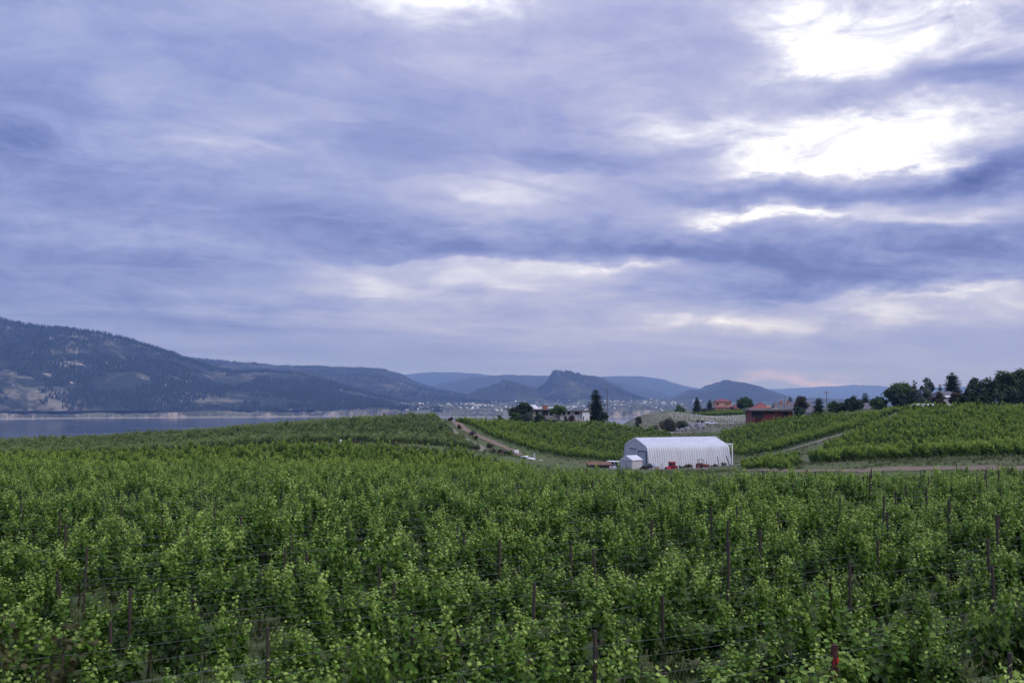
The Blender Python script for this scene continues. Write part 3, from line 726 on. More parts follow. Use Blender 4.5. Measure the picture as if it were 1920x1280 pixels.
# ------------------------------------------------------------------ vineyard blocks on the hills
def block(poly, azim, name, label, spacing=3.0, step=1.2, size=1.0, rng=RNG, thin=.03, coll=None):
    xy, ri, s = row_points(mp(poly), azim, spacing, step, rng)
    k = rng.random(len(xy)) > thin; xy = xy[k]
    z = H(xy[:, 0], xy[:, 1]); n = len(xy)
    vg = .85 + .3 * fbm(xy[:, 0] / 9 + 40, xy[:, 1] / 9, 3)
    r3 = np.zeros((n, 3)); r3[:, 2] = R(90 - azim) + np.where(rng.random(n) < .5, 0, math.pi) + rng.normal(0, .1, n)
    sc = np.stack([vg * rng.normal(1, .08, n), vg * rng.normal(.74, .12, n), vg * rng.normal(1, .14, n)], -1) * size
    return scatter(name, np.c_[xy, z - .05], r3, sc, 6, coll or PROTO_FAR, label, 'grapevines')
block([(-420, 118), (-420, 146), (0, 164), (300, 172), (420, 176), (520, 178), (700, 180), (880, 178), (960, 165), (1000, 150), (980, 122), (700, 118)], 68, 'vineyard_block', 'small dark green vineyard block below the bare dirt strip at left')
block([(-420, 150), (-420, 270), (0, 262), (250, 272), (400, 280), (600, 292), (700, 296), (795, 300), (838, 255), (872, 232), (905, 214), (870, 205), (700, 203), (520, 203), (400, 196), (250, 184), (0, 176)], 78, 'vineyard_block', 'broad vineyard on the left hill in front of the lake', coll=PROTO_DUSTY)
block([(852, 300), (875, 275), (915, 254), (975, 238), (1040, 236), (1160, 256), (1240, 270), (1262, 300), (1255, 326), (1150, 325), (1050, 324), (950, 320), (880, 316)], 40, 'vineyard_block', 'vineyard on the round hill below the long white house')
block([(1345, 268), (1390, 258), (1450, 248), (1510, 243), (1600, 252), (1680, 276), (1720, 292), (1640, 306), (1560, 326), (1468, 338), (1406, 343), (1352, 330)], 66, 'vineyard_block', 'vineyard between the white barn and the diagonal grass track')
block([(1505, 146), (1545, 205), (1580, 226), (1640, 246), (1725, 284), (1770, 272), (1850, 262), (1920, 256), (2150, 250), (2150, 122), (1900, 124), (1700, 131)], 88, 'vineyard_block', 'large vineyard on the right hill below the tree line', spacing=3.3)
block([(1190, 545), (1230, 572), (1300, 578), (1420, 580), (1425, 535), (1330, 540), (1250, 545)], 80, 'vineyard_block', 'distant band of vines in front of the orange house')
block([(1385, 172), (1395, 215), (1440, 215), (1500, 205), (1500, 165), (1490, 130), (1440, 128)], 60, 'vineyard_block', 'thin young vines on the slope right of the white barn', size=.72, thin=.25)

# ------------------------------------------------------------------ dirt tracks
def track_mat(name, c_dirt, c_dirt2, c_grass, wear=.5):
    m, t, b = mat(name, .95, .1)
    c = nd(t, 'ShaderNodeTexCoord').outputs['Object']
    a = nd(t, 'ShaderNodeAttribute'); a.attribute_name = 'edge'
    n1 = noise(t, c, .35, 6, .65); n2 = noise(t, c, 2.2, 5, .65)
    f = mth(t, 'ADD', a.outputs['Fac'], mth(t, 'MULTIPLY', mth(t, 'SUBTRACT', n1, .5), 1.5))
    g = ramp(t, f, [(wear, (0, 0, 0)), (wear + .22, (1, 1, 1))])
    lk(t, mixc(t, g, mixc(t, n2, c_dirt, c_dirt2), mixc(t, n2, tuple(x * .6 for x in c_grass), c_grass)), b.inputs['Base Color'])
    return m
M_dirt = track_mat('dirt_track', (.11, .08, .06), (.24, .18, .135), (.085, .095, .045), .46)
M_pale = track_mat('pale_track', (.13, .115, .085), (.23, .21, .165), (.085, .105, .045), .34)
TRACKS = []
def track(name, pts, width, mt, lift=.10, ragged=.25):
    p = np.array([(gx(px, Y), Y) for px, Y in pts]); seg = np.r_[0, np.cumsum(np.linalg.norm(np.diff(p, axis=0), axis=1))]
    s = np.arange(0, seg[-1], 1.2); q = np.stack([np.interp(s, seg, p[:, 0]), np.interp(s, seg, p[:, 1])], 1)
    for _ in range(6): q[1:-1] = (q[:-2] + q[1:-1] * 2 + q[2:]) / 4
    d = np.gradient(q, axis=0); d /= np.linalg.norm(d, axis=1, keepdims=True); nn = np.stack([-d[:, 1], d[:, 0]], 1)
    wv = np.interp(s, np.linspace(0, seg[-1], len(np.atleast_1d(width))), np.atleast_1d(width)) if np.ndim(width) else np.full(len(s), width)
    wv = wv * (1 + ragged * (fbm(s / 5, s * 0 + len(pts), 3) - .5) * 2)
    TRACKS.append((q, wv)); L = np.linspace(-1, 1, 9)
    V = q[:, None] + nn[:, None] * (L[None, :, None] * wv[:, None, None] / 2)
    z = H(V[..., 0], V[..., 1]) + lift - .12 * np.clip(np.abs(L) - .8, 0, 1)[None] * 5 * .8
    e = np.broadcast_to(np.abs(L)[None] ** 1.5, z.shape)
    link(name, mesh_np(name, np.dstack([V, z]).reshape(-1, 3), grid_faces(len(s), 9), mt, attrs={'edge': e.ravel()}, smooth=True), kind='structure')
track('dirt_track', [(836, 296), (848, 280), (866, 262), (905, 245), (950, 233), (1000, 224), (1060, 220)], 4.2, M_dirt)
track('grass_track', [(812, 292), (828, 262), (862, 238), (905, 221), (950, 211)], [3.5, 6, 7, 8], M_pale)
track('dirt_strip', [(300, 181), (430, 188), (560, 193), (700, 196), (850, 197), (930, 207)], 8.0, M_pale)
M_yard = track_mat('farm_yard', (.12, .10, .085), (.25, .215, .18), (.085, .095, .045), .78)
track('farm_yard', [(985, 220), (1100, 213), (1220, 206), (1330, 208), (1400, 227), (1432, 239)], [9, 24, 32, 32, 14, 5], M_yard, .16)
track('grass_track', [(1425, 242), (1500, 237), (1560, 240), (1610, 247), (1660, 262), (1712, 288)], [4, 6, 7, 7, 7], M_pale)
track('dirt_track', [(1380, 150), (1470, 131), (1600, 125), (1690, 123), (1800, 119), (1900, 116), (2150, 113)], 4.5, M_dirt)

# ------------------------------------------------------------------ polygon builder for built things
class MB:
    def __init__(s): s.V = []; s.F = []; s.M = []
    def poly(s, pts, m=0):
        k = len(s.V); s.V += [tuple(p) for p in pts]; s.F.append(tuple(range(k, k + len(pts)))); s.M.append(m)
    def box(s, x0, x1, y0, y1, z0, z1, m=0, T=None):
        c = [(x, y, z) for z in (z0, z1) for y in (y0, y1) for x in (x0, x1)]
        if T is not None: c = [tuple(T @ Vector(p)) for p in c]
        k = len(s.V); s.V += c
        s.F += [tuple(k + i for i in f) for f in ((0, 2, 3, 1), (4, 5, 7, 6), (0, 1, 5, 4), (2, 6, 7, 3), (0, 4, 6, 2), (1, 3, 7, 5))]; s.M += [m] * 6
    def beam(s, a, b, r, m=0, k=4):
        V, Fc = tube([a, b], r, k); o = len(s.V); s.V += [tuple(v) for v in V]; s.F += [tuple(int(i) + o for i in f) for f in Fc]; s.M += [m] * len(Fc)
    def loft(s, A, B, m=0, caps=True):
        """sides between two equal loops"""
        k = len(s.V); n = len(A); s.V += [tuple(p) for p in A] + [tuple(p) for p in B]
        for i in range(n): s.F.append((k + i, k + (i + 1) % n, k + n + (i + 1) % n, k + n + i)); s.M.append(m)
        if caps: s.F += [tuple(range(k + n - 1, k - 1, -1)), tuple(range(k + n, k + 2 * n))]; s.M += [m, m]
    def extrude_y(s, prof, y0, y1, m=0, inset=0.0, zc=0.0):
        """side profile (x, z) drawn out across y; inset narrows the far faces for a soft edge"""
        A = [(x, y0, z) for x, z in prof]; B = [(x, y1, z) for x, z in prof]; s.loft(A, B, m)
    def wheel(s, x, y, z, r, w, m=0, mr=1, k=14):
        for (rr, ww, mm) in ((r, w, m), (r * .55, w * 1.06, mr)):
            A = [(x + rr * math.cos(2 * math.pi * j / k), y - ww / 2, z + rr * math.sin(2 * math.pi * j / k)) for j in range(k)]
            B = [(p[0], y + ww / 2, p[2]) for p in A]; s.loft(A, B, mm)
    def build(s, name, mats, parent=None, **kw):
        me = mesh_np(name, s.V, s.F, mats, s.M)
        return link(name, me, parent, **kw)

MAT.update(
    white_steel=plain('white_steel', (.52, .525, .55), .5, .10, .5, spec=.35), white_paint=plain('white_paint', (.80, .79, .78), .6, .10, 1.2),
    cream=plain('cream_wall', (.60, .57, .50), .85, .12, .8), grey_wall=plain('grey_stucco', (.36, .35, .34), .9, .15, .8),
    dark_roof=plain('dark_roof', (.035, .034, .036), .85, .25, 1.0), grey_roof=plain('grey_shingle', (.115, .11, .125), .9, .18, 1.4, bump=.3),
    red_roof=plain('red_roof', (.20, .055, .058), .75, .2, 1.2, bump=.3), plum_roof=plain('plum_roof', (.165, .055, .06), .75, .2, 1.2, bump=.3),
    orange_wall=plain('orange_stucco', (.58, .36, .25), .85, .12, .7), red_wall=plain('red_cladding', (.195, .055, .042), .8, .22, .8, bump=.2),
    brick=plain('chimney_brick', (.42, .15, .085), .85, .25, 3.0), glass=plain('dark_glass', (.02, .024, .03), .08, .2, 1.0, spec=.6),
    fascia=plain('grey_fascia', (.20, .19, .17), .8, .15, 1.0), black=plain('black_rubber', (.018, .018, .019), .85, .2, 4), rim=plain('steel_rim', (.4, .4, .4), .4, .2, 4, metal=.6),
    rust=plain('rusty_sheet', (.16, .08, .055), .9, .35, 1.6), dark_wood=plain('dark_wood', (.045, .035, .03), .9, .3, 4), wood=plain('pale_wood', (.36, .28, .19), .85, .25, 3),
    tractor_red=plain('tractor_red', (.42, .018, .035), .4, .15, 3, spec=.5), tractor_orange=plain('tractor_orange', (.32, .10, .055), .45, .2, 3, spec=.5),
    rock=plain('rock', (.20, .19, .205), .95, .4, 1.2, bump=.5), pale_rock=plain('pale_rock', (.34, .31, .29), .95, .3, 1.2, bump=.5), tarp=plain('dark_tarp', (.03, .032, .045), .6, .3, 2),
    grey_panel=plain('grey_panel', (.40, .41, .45), .6, .12, 1.5), blue=plain('blue_metal', (.12, .14, .34), .5, .2, 3), pole_wood=plain('pole_wood', (.16, .13, .11), .9, .25, 3), terrace=plain('terrace_soil', (.26, .17, .13), .95, .3, 1.5))

def base_at(px, Y, dz=0.0):
    x = gx(px, Y); return Vector((x, Y, hz1(x, Y) + dz))

# ------------------------------------------------------------------ white steel barn
def barn_mat():
    m, t, b = mat('barn_steel', .5, .35)
    c = nd(t, 'ShaderNodeTexCoord').outputs['Object']
    st = noise(t, vmt(t, 'MULTIPLY', c, (2.6, .6, .12)), 1.0, 7, .65); bl = noise(t, c, .35, 5, .6)
    f = ramp(t, mth(t, 'ADD', mth(t, 'MULTIPLY', st, .6), mth(t, 'MULTIPLY', bl, .4)), [(.38, (0, 0, 0)), (.62, (1, 1, 1))])
    lk(t, mixc(t, f, (.52, .52, .54), (.62, .625, .65)), b.inputs['Base Color'])
    return m
MAT['barn'] = barn_mat()
def barn():
    Lb, Wb = 21.6, 13.4
    al = R(20); near = Vector((gx(1215, 226), 226, 0))
    zb = min(hz1(near.x + 20, near.y + 7), hz1(near.x, near.y)); zb = at(1215, 878.5, 226).z
    t = thing('steel_barn', 'white corrugated steel arch barn standing in the vineyard hollow', 'barn', (near.x, near.y, zb), al)
    # local x along the barn, local y from the front wall (0) to the back wall (Wb)
    hw = Wb / 2
    half = [(hw, -.6), (hw, 0), (hw - .22, 1.2), (hw - .46, 2.4), (hw - .72, 3.6), (hw - .92, 4.3), (hw - 1.22, 4.78), (hw - 1.68, 5.08), (3.6, 5.52), (1.8, 6.08), (.25, 6.56), (0, 6.6)]
    prof = [(hw - a, z) for a, z in half] + [(hw + a, z) for a, z in half[::-1][1:]]
    P = np.array(prof); N_ = np.gradient(P, axis=0); N_ = np.stack([-N_[:, 1], N_[:, 0]], 1); N_ /= np.linalg.norm(N_, axis=1, keepdims=True)
    pitch = .6; cols = []
    for k in range(int(Lb / pitch)):
        for f, o in ((.02, 0), (.18, .20), (.54, .20), (.78, 0)): cols.append(((k + f) * pitch, o))
    cols.append((Lb, 0)); cols[0] = (0, 0)
    V = []
    for x, o in cols:
        for q, nn in zip(P, N_): V.append((x, q[0] + nn[0] * o, q[1] + nn[1] * o))
    n = len(P); Fc = grid_faces(len(cols), n)
    me = mesh_np('shell', V, Fc, MAT['barn'])
    link('shell', me, t)
    def wall(x, flip):
        W = MB(); ns = 44
        for k in range(ns):
            y0 = k / ns * Wb + .01; y1 = (k + 1) / ns * Wb - .01
            def zt(y):
                a = abs(y - hw); return float(np.interp(-a, [-q for q, _ in half[1:]], [z for _, z in half[1:]]))
            o = .05 if k % 2 else 0.0; o = -o if flip else o
            W.poly([(x + o, y0, -.6), (x + o, y1, -.6), (x + o, y1, zt(y1) - .02), (x + o, y0, zt(y0) - .02)][::(1 if flip else -1)])
            if k: W.poly([(x, y0, -.6), (x + (.05 if not flip else -.05), y0, -.6), (x + (.05 if not flip else -.05), y0, zt(y0) - .02), (x, y0, zt(y0) - .02)])
        return W.build('end_wall', [MAT['barn']], t)
    wl = wall(.10, False); wall(Lb - .10, True)
    D = MB(); D.box(-.02, .06, 1.2, 5.0, -.5, 3.6); dr = D.build('sliding_door', [MAT['grey_panel']], wl)
    D = MB()
    for yy in (1.15, 5.05): D.box(-.08, .0, yy - .08, yy + .08, -.5, 3.75)
    D.box(-.081, .001, 1.06, 5.14, 3.75, 3.9); D.build('door_frame', [MAT['dark_wood']], wl)
    D = MB(); D.box(-.10, .04, 6.2, 9.6, 4.15, 4.25); D.build('light_rail', [MAT['dark_wood']], wl)
    g = MB()
    for k in range(12): g.box(k * 1.8, k * 1.8 + 1.78, -.08, .16, -.62, .22)
    g.build('base_plate', [MAT['grey_panel']], t)
barn()

def pipe_frame():
    p = at(1373.5, 876, 233); t = thing('pipe_frame', 'white pipe gantry with one upright at the right end of the barn', 'pipe frame', (p.x, p.y, hz1(p.x, p.y)))
    hh = at(1373, 831, 233).z - t.location.z
    for nm, a, b, r in (('upright', (0, 0, -.4), (0, 0, hh), .14), ('beam', (.14, 0, hh - .13), (-1.6, 0, hh - .13), .13), ('brace', (-.04, 0, hh - 1.1), (-.9, 0, hh - .2), .06)):
        m = MB(); m.beam(a, b, r, k=8); m.build(nm, [MAT['white_paint']], t)
    m = MB(); m.box(-.3, .3, -.3, .3, -.3, .06); m.build('footing', [MAT['grey_wall']], t)
pipe_frame()

# ------------------------------------------------------------------ simple gabled / hipped volumes
def gable(name_w, name_r, t, w, d, h, rise, mw, mr, x=0, y=0, z=0, over=.3, axis='x', hip=0.0, thick=.14):
    """w along x, d along y; ridge along axis"""
    W = MB(); R_ = MB(); x0, x1, y0, y1 = x - w / 2, x + w / 2, y - d / 2, y + d / 2
    W.box(x0, x1, y0, y1, z - .5, z + h)
    if axis == 'x':
        if not hip:
            for xx, fl in ((x0 + .001, 1), (x1 - .001, -1)): W.poly([(xx, y0, z + h), (xx, y1, z + h), (xx, y, z + h + rise)][::fl])
        a = [(x0 - over, y0 - over), (x1 + over, y0 - over), (x1 + over, y1 + over), (x0 - over, y1 + over)]
        r0, r1 = (x0 - over + hip, y), (x1 + over - hip, y)
        drop = over * rise / (d / 2)
        lo = z + h - drop + .03; hi = z + h + rise + .03
        for dz in (0, thick):
            A = [(px, py, lo + dz) for px, py in a]; p, q = (r0[0], r0[1], hi + dz), (r1[0], r1[1], hi + dz)
            if dz:
                R_.poly([A[0], A[1], q, p]); R_.poly([A[2], A[3], p, q]); R_.poly([A[1], A[2], q]); R_.poly([A[3], A[0], p])
        A = [(px, py, lo) for px, py in a]; B = [(px, py, lo + thick) for px, py in a]
        R_.loft(A, B, 0, caps=False); R_.poly(A[::-1])
    else:
        a = [(x0 - over, y0 - over), (x1 + over, y0 - over), (x1 + over, y1 + over), (x0 - over, y1 + over)]
        drop = over * rise / (w / 2); lo = z + h - drop + .03; hi = z + h + rise + .03
        if not hip:
            for yy, fl in ((y0 + .001, 1), (y1 - .001, -1)): W.poly([(x0, yy, z + h), (x, yy, z + h + rise), (x1, yy, z + h)][::fl])
        p, q = (x, y0 - over + hip, hi + thick), (x, y1 + over - hip, hi + thick)
        A = [(px, py, lo + thick) for px, py in a]
        R_.poly([A[0], p, q, A[3]][::-1]); R_.poly([A[1], A[2], q, p]); R_.poly([A[0], A[1], p]); R_.poly([A[2], A[3], q])
        A0 = [(px, py, lo) for px, py in a]; R_.loft(A0, A, 0, caps=False); R_.poly(A0[::-1])
    wo_ = W.build(name_w, [mw], t); ro = R_.build(name_r, [mr], t)
    return wo_, ro
def window(wall, x, z, w, h, y, m='glass', frame='white_paint', side='y', sgn=-1):
    """window on the face y = const (or x = const): frame proud of the wall, glass set in it"""
    Fm = MB(); G = MB(); e = .06 * sgn; f = .08
    if side == 'y':
        bx = lambda M_, a, b, c, d, t0, t1: M_.box(a, b, min(y + t0, y + t1), max(y + t0, y + t1), c, d)
    else:
        bx = lambda M_, a, b, c, d, t0, t1: M_.box(min(y + t0, y + t1), max(y + t0, y + t1), a, b, c, d)
    bx(Fm, x - w / 2 - f, x + w / 2 + f, z + h, z + h + f, 0.004 * sgn, e * 1.3); bx(Fm, x - w / 2 - f, x + w / 2 + f, z - f, z, .004 * sgn, e * 1.6)
    bx(Fm, x - w / 2 - f, x - w / 2, z, z + h, .004 * sgn, e * 1.2); bx(Fm, x + w / 2, x + w / 2 + f, z, z + h, .004 * sgn, e * 1.2)
    bx(G, x - w / 2, x + w / 2, z, z + h, .004 * sgn, e * .6)
    wn = G.build('window', [MAT[m]], wall); Fm.build('frame', [MAT[frame]], wn)
    return wn

def shed():
    p = at(1184, 877, 217); t = thing('garden_shed', 'small pale shed with white gable roof before the barn end', 'shed', (p.x, p.y, p.z), R(-52))
    W, Rf = gable('wall', 'roof', t, 3.6, 3.0, 1.75, .85, MAT['grey_panel'], MAT['white_steel'], over=.15, axis='y')
    W.data.materials[0] = MAT['shed'] if 'shed' in MAT else plain('shed_panel', (.46, .45, .47), .6, .08, .8)
    # local -y faces right-front (gable), local -x faces left-front
    m = MB(); m.box(-1.86, -1.80, -.25, .05, .7, 1.45); m.build('window', [MAT['glass']], t)
    m = MB(); m.box(-.9, .1, -1.56, -1.50, -.3, 1.6); m.build('door', [MAT['grey_panel']], t)
shed()

def shelter():
    p = at(1124, 874, 214); zg = hz1(p.x, p.y)
    t = thing('open_shelter', 'low open shelter with a rusty flat sheet roof left of the barn', 'shelter', (p.x, p.y, zg), R(3))
    zt = at(1124, 871, 212).z - zg
    m = MB(); 
    for k in range(10):
        x0 = -2.6 + k * .52
        m.poly([(x0, -2.2, zt), (x0 + .5, -2.2, zt), (x0 + .5, 2.4, zt + .42), (x0, 2.4, zt + .42)]); m.poly([(x0, -2.2, zt - .03), (x0, 2.4, zt + .39), (x0 + .5, 2.4, zt + .39), (x0 + .5, -2.2, zt - .03)])
        m.box(x0 + .47, x0 + .55, -2.21, -2.1, zt - .04, zt + .06)
    m.build('roof', [MAT['rust']], t)
    m = MB(); m.box(-2.55, 2.55, -2.15, -2.05, zt - .25, zt - .05); m.box(-2.55, 2.55, 2.2, 2.3, zt + .1, zt + .3); m.build('beam', [MAT['dark_wood']], t)
    for x in (-2.4, -1.4, -.2, 1.1, 2.4):
        for y in (-2.1, 2.25):
            m = MB(); m.box(x - .07, x + .07, y - .06, y + .06, -.3, zt - .06 if y < 0 else zt + .3); m.build('post', [MAT['dark_wood']], t)
    m = MB(); m.box(-2.4, 2.4, 2.05, 2.15, -.2, zt + .1); m.build('back_wall', [MAT['dark_wood']], t)
shelter()

# ------------------------------------------------------------------ vehicles (local x = forward)
def car(label, cat, loc, rz, L=4.9, Wd=1.85, Ht=1.75, kind='suv', name='parked_car', paint='white_paint'):
    t = thing(name, label, cat, loc, rz); h = Wd / 2
    body = [(-L / 2, .35), (L / 2 - .1, .32), (L / 2, .55), (L / 2 - .06, .82), (L / 2 - 1.25, .98), (-L / 2 + .05, 1.0), (-L / 2, .7)]
    m = MB(); m.extrude_y(body, -h, h); m.build('body', [MAT[paint]], t)
    if kind == 'pickup':
        cab = [(L / 2 - 1.3, .97), (L / 2 - 1.95, Ht - .02), (L / 2 - 3.0, Ht), (L / 2 - 3.25, .97)]
        m = MB()
        for y0, y1 in ((-h + .02, -h + .10), (h - .10, h - .02)): m.box(-L / 2, L / 2 - 3.3, y0, y1, .99, 1.22)
        m.box(-L / 2 + .0, -L / 2 + .08, -h + .1, h - .1, .99, 1.2); m.build('truck_bed', [MAT[paint]], t)
    else:
        cab = [(L / 2 - 1.2, .97), (L / 2 - 1.95, Ht - .04), (-L / 2 + .45, Ht), (-L / 2 + .06, .98)]
    m = MB(); s = .12
    m.loft([(x, -h + s * (z - .9) / .8 + .04, z) for x, z in cab], [(x, h - s * (z - .9) / .8 - .04, z) for x, z in cab]); m.build('cabin', [MAT[paint]], t)
    xs = (cab[0][0] - .34, cab[3][0] + .22); n = 2 if kind == 'pickup' else 3
    for sg in (-1, 1):
        for k in range(n):
            a = xs[1] + (xs[0] - xs[1]) * (k + .06) / n; b = xs[1] + (xs[0] - xs[1]) * (k + .94) / n
            yb, yt = sg * (h - .035), sg * (h - .125); zb, zt = 1.05, Ht - .16
            sk = .12 if k == n - 1 else 0.0
            m = MB(); A = [(a, yb, zb), (b, yb, zb), (b - sk * 2.2, yt, zt), (a + (.1 if k == 0 else 0), yt, zt)]; B = [(x, y + sg * .012, z) for x, y, z in A]
            m.loft(A, B); m.build('side_window', [MAT['glass']], t)
    (xa, za), (xb, zb) = cab[0], cab[1]
    m = MB(); m.loft([(xa - .03, -h + .16, za + .07), (xa - .03, h - .16, za + .07), (xb + .06, h - .24, zb - .1), (xb + .06, -h + .24, zb - .1)],
                     [(xa - .01, -h + .16, za + .09), (xa - .01, h - .16, za + .09), (xb + .08, h - .24, zb - .08), (xb + .08, -h + .24, zb - .08)]); m.build('windscreen', [MAT['glass']], t)
    for x in (-L / 2 + .9, L / 2 - .88):
        for sg in (-1, 1):
            m = MB(); m.wheel(x, sg * (h - .10), .36, .36, .24, 0, 1); m.build('wheel', [MAT['black'], MAT['rim']], t)
    for sg in (-1, 1):
        m = MB(); m.box(L / 2 - .04, L / 2 + .02, sg * (h - .35) - .17, sg * (h - .35) + .17, .58, .76); m.build('headlight', [MAT['grey_panel']], t)
    m = MB(); m.box(L / 2 - .06, L / 2 + .06, -h + .05, h - .05, .3, .48); m.build('bumper', [MAT['black']], t)
    return t
p = base_at(1155, 220); car('white van parked between rusty shelter and pale shed', 'van', (p.x, p.y, max(p.z, at(1155, 881, 220).z)), R(-28), 4.9, 1.9, 2.0)
p = at(1334, 796.5, 440); zp = hz1(p.x, p.y)
car('white pickup truck parked on the far slope beside the rocks', 'pickup truck', (p.x, p.y, zp), R(-18), 5.4, 1.95, 1.85, 'pickup', 'pickup_truck')
p = at(991, 868, 219); car('small white utility truck at the foot of the dirt track', 'truck', (p.x, p.y, hz1(p.x, p.y) + .05), R(-35), 2.8, 1.3, 1.35, 'pickup', 'utility_truck')

def tractor(label, loc, rz, paint, cab=True, s=1.0):
    t = thing('tractor', label, 'tractor', loc, rz); t.scale = (s, s, s)
    m = MB(); m.extrude_y([(.2, .75), (1.85, .72), (1.95, .95), (1.9, 1.28), (.3, 1.42)], -.38, .38); m.build('hood', [MAT[paint]], t)
    m = MB(); m.box(1.94, 1.99, -.3, .3, .78, 1.2); m.build('grille', [MAT['black']], t)
    m = MB(); m.box(-1.2, 1.8, -.28, .28, .5, .78); m.build('chassis', [MAT['black']], t)
    for sg in (-1, 1):
        m = MB(); m.wheel(-.75, sg * .82, .75, .75, .42, 0, 1, 18); m.build('rear_wheel', [MAT['black'], MAT[paint]], t)
        m = MB(); m.wheel(1.35, sg * .68, .45, .45, .28, 0, 1, 16); m.build('front_wheel', [MAT['black'], MAT[paint]], t)
        m = MB(); m.extrude_y([(-1.45, 1.2), (-1.2, 1.55), (-.4, 1.58), (-.1, 1.2), (-.15, 1.12), (-.45, 1.48), (-1.15, 1.45), (-1.38, 1.15)], sg * .82 - .24, sg * .82 + .24); m.build('fender', [MAT[paint]], t)
        m = MB(); m.box(1.9, 1.97, sg * .22 - .09, sg * .22 + .09, 1.12, 1.24); m.build('headlight', [MAT['white_paint']], t)
    if cab:
        m = MB()
        for x in (-1.1, .15):
            for y in (-.55, .55): m.box(x - .04, x + .04, y - .04, y + .04, .8, 2.3)
        m.build('cab_frame', [MAT[paint]], t)
        m = MB(); m.extrude_y([(-1.25, 2.3), (.32, 2.3), (.34, 2.42), (.2, 2.52), (-1.15, 2.52), (-1.27, 2.42)], -.68, .68); m.build('cab_roof', [MAT[paint]], t)
        m = MB(); m.box(.14, .16, -.5, .5, 1.3, 2.28); m.box(-1.11, -1.09, -.5, .5, 1.3, 2.28); m.box(-1.05, .1, -.56, -.54, 1.3, 2.28); m.box(-1.05, .1, .54, .56, 1.3, 2.28); m.build('cab_glass', [MAT['glass']], t)
    else:
        m = MB()
        for y in (-.6, .6): m.box(-1.15, -1.07, y - .05, y + .05, .8, 2.45); m.box(.1, .17, y - .04, y + .04, 1.2, 2.45)
        m.build('canopy_frame', [MAT['black']], t)
        m = MB(); m.box(-1.35, .35, -.72, .72, 2.45, 2.52); m.build('canopy', [MAT['dark_wood']], t)
    m = MB(); m.beam((1.1, .2, 1.3), (1.1, .2, 2.3), .04, k=6); m.build('exhaust', [MAT['black']], t)
    m = MB(); m.box(-.85, -.35, -.25, .25, .95, 1.1); m.box(-.9, -.8, -.25, .25, 1.1, 1.55); m.build('seat', [MAT['black']], t)
    return t
p = at(1258, 884, 217); tractor('red cab tractor parked in front of the white barn', (p.x, p.y, p.z), R(-138), 'tractor_red', True, .86)
p = at(1317, 879, 222); tractor('orange tractor with open black canopy by the barn wall', (p.x, p.y, p.z), R(-28), 'tractor_orange', False, .84)

# ------------------------------------------------------------------ clutter around the barn
def lump(name, label, cat, px, py, Y, w, h, d, m, seed=0, group=None, n=10):
    r = np.random.default_rng(seed); V = []; Fc = []
    k = 9
    for i in range(5):
        z = h * (i / 4) ** .8 - .15; f = math.sqrt(max(0, 1 - (i / 4.15) ** 2)) * (1.0 if i else 1.05)
        for j in range(k):
            a = 2 * math.pi * j / k; q = r.uniform(.78, 1.16); V.append((w / 2 * f * q * math.cos(a), d / 2 * f * q * math.sin(a), z + r.normal(0, h * .05)))
    for i in range(4):
        for j in range(k): Fc.append((i * k + j, i * k + (j + 1) % k, (i + 1) * k + (j + 1) % k, (i + 1) * k + j))
    Fc.append(tuple(range(4 * k, 5 * k)))
    p = at(px, py, Y); z = min(p.z, 1e9) if py else hz1(p.x, p.y)
    if not py: p = Vector((gx(px, Y), Y, z))
    return link(name, mesh_np(name, V, Fc, MAT[m]), None, p, r.uniform(0, 6), None, label, cat, group)
lump('tarp_heap', 'dark tarp-covered heap at the barn corner', 'heap', 1218, 877, 219, 1.7, 1.15, 1.4, 'tarp', 1)
lump('tarp_heap', 'flat grey covered pile between dark heap and leaning panel', 'heap', 1229, 876, 221, 2.0, .9, 1.3, 'grey_panel', 2)
for k, (px, py) in enumerate(((1284, 881), (1288, 880), (1292, 881), (1296, 880.5), (1289, 883), (1279, 883))):
    lump('sack', ['plump white sack lying leftmost but one in the sack pile', 'white sack at the back of the sack pile', 'white sack in the middle of the sack pile', 'rightmost white sack by the red tractor',
                  'white sack lying in front of the others', 'lone white sack nearest the red tractor'][k], 'sack', px, py, 215.5 - .3 * k, .75, .42, .5, 'white_paint', 10 + k, 'white sacks on the yard')
def board(name, label, cat, px, py, Y, w, h, th, m, lean=0.0, rz=0.0, roll=0.0):
    p = at(px, py, Y); b = MB()
    for k in range(max(1, int(w / .3))):
        n = max(1, int(w / .3)); b.box(-w / 2 + k * w / n + .008, -w / 2 + (k + 1) * w / n - .008, -th / 2, th / 2, -.3, h)
    if w > .5: b.box(-w / 2, w / 2, th / 2, th / 2 + .04, h * .2, h * .28); b.box(-w / 2, w / 2, th / 2, th / 2 + .04, h * .72, h * .8)
    return link(name, mesh_np(name, b.V, b.F, MAT[m]), None, p, 0, None, label, cat, rot=(lean, roll, rz))
board('leaning_panel', 'grey upright board panel left of the red tractor', 'panel', 1241.5, 881, 216, .8, 1.5, .06, 'grey_panel', -.12, .2)
board('plank', 'thin dark plank leaning on the barn wall near the bush', 'plank', 1348, 872, 226, .18, 2.0, .08, 'dark_wood', -.1, 0, -.12)
board('plank', 'dark plank leaning at the right corner of the barn', 'plank', 1368, 872, 229, .2, 2.3, .09, 'dark_wood', -.1, 0, -.32)
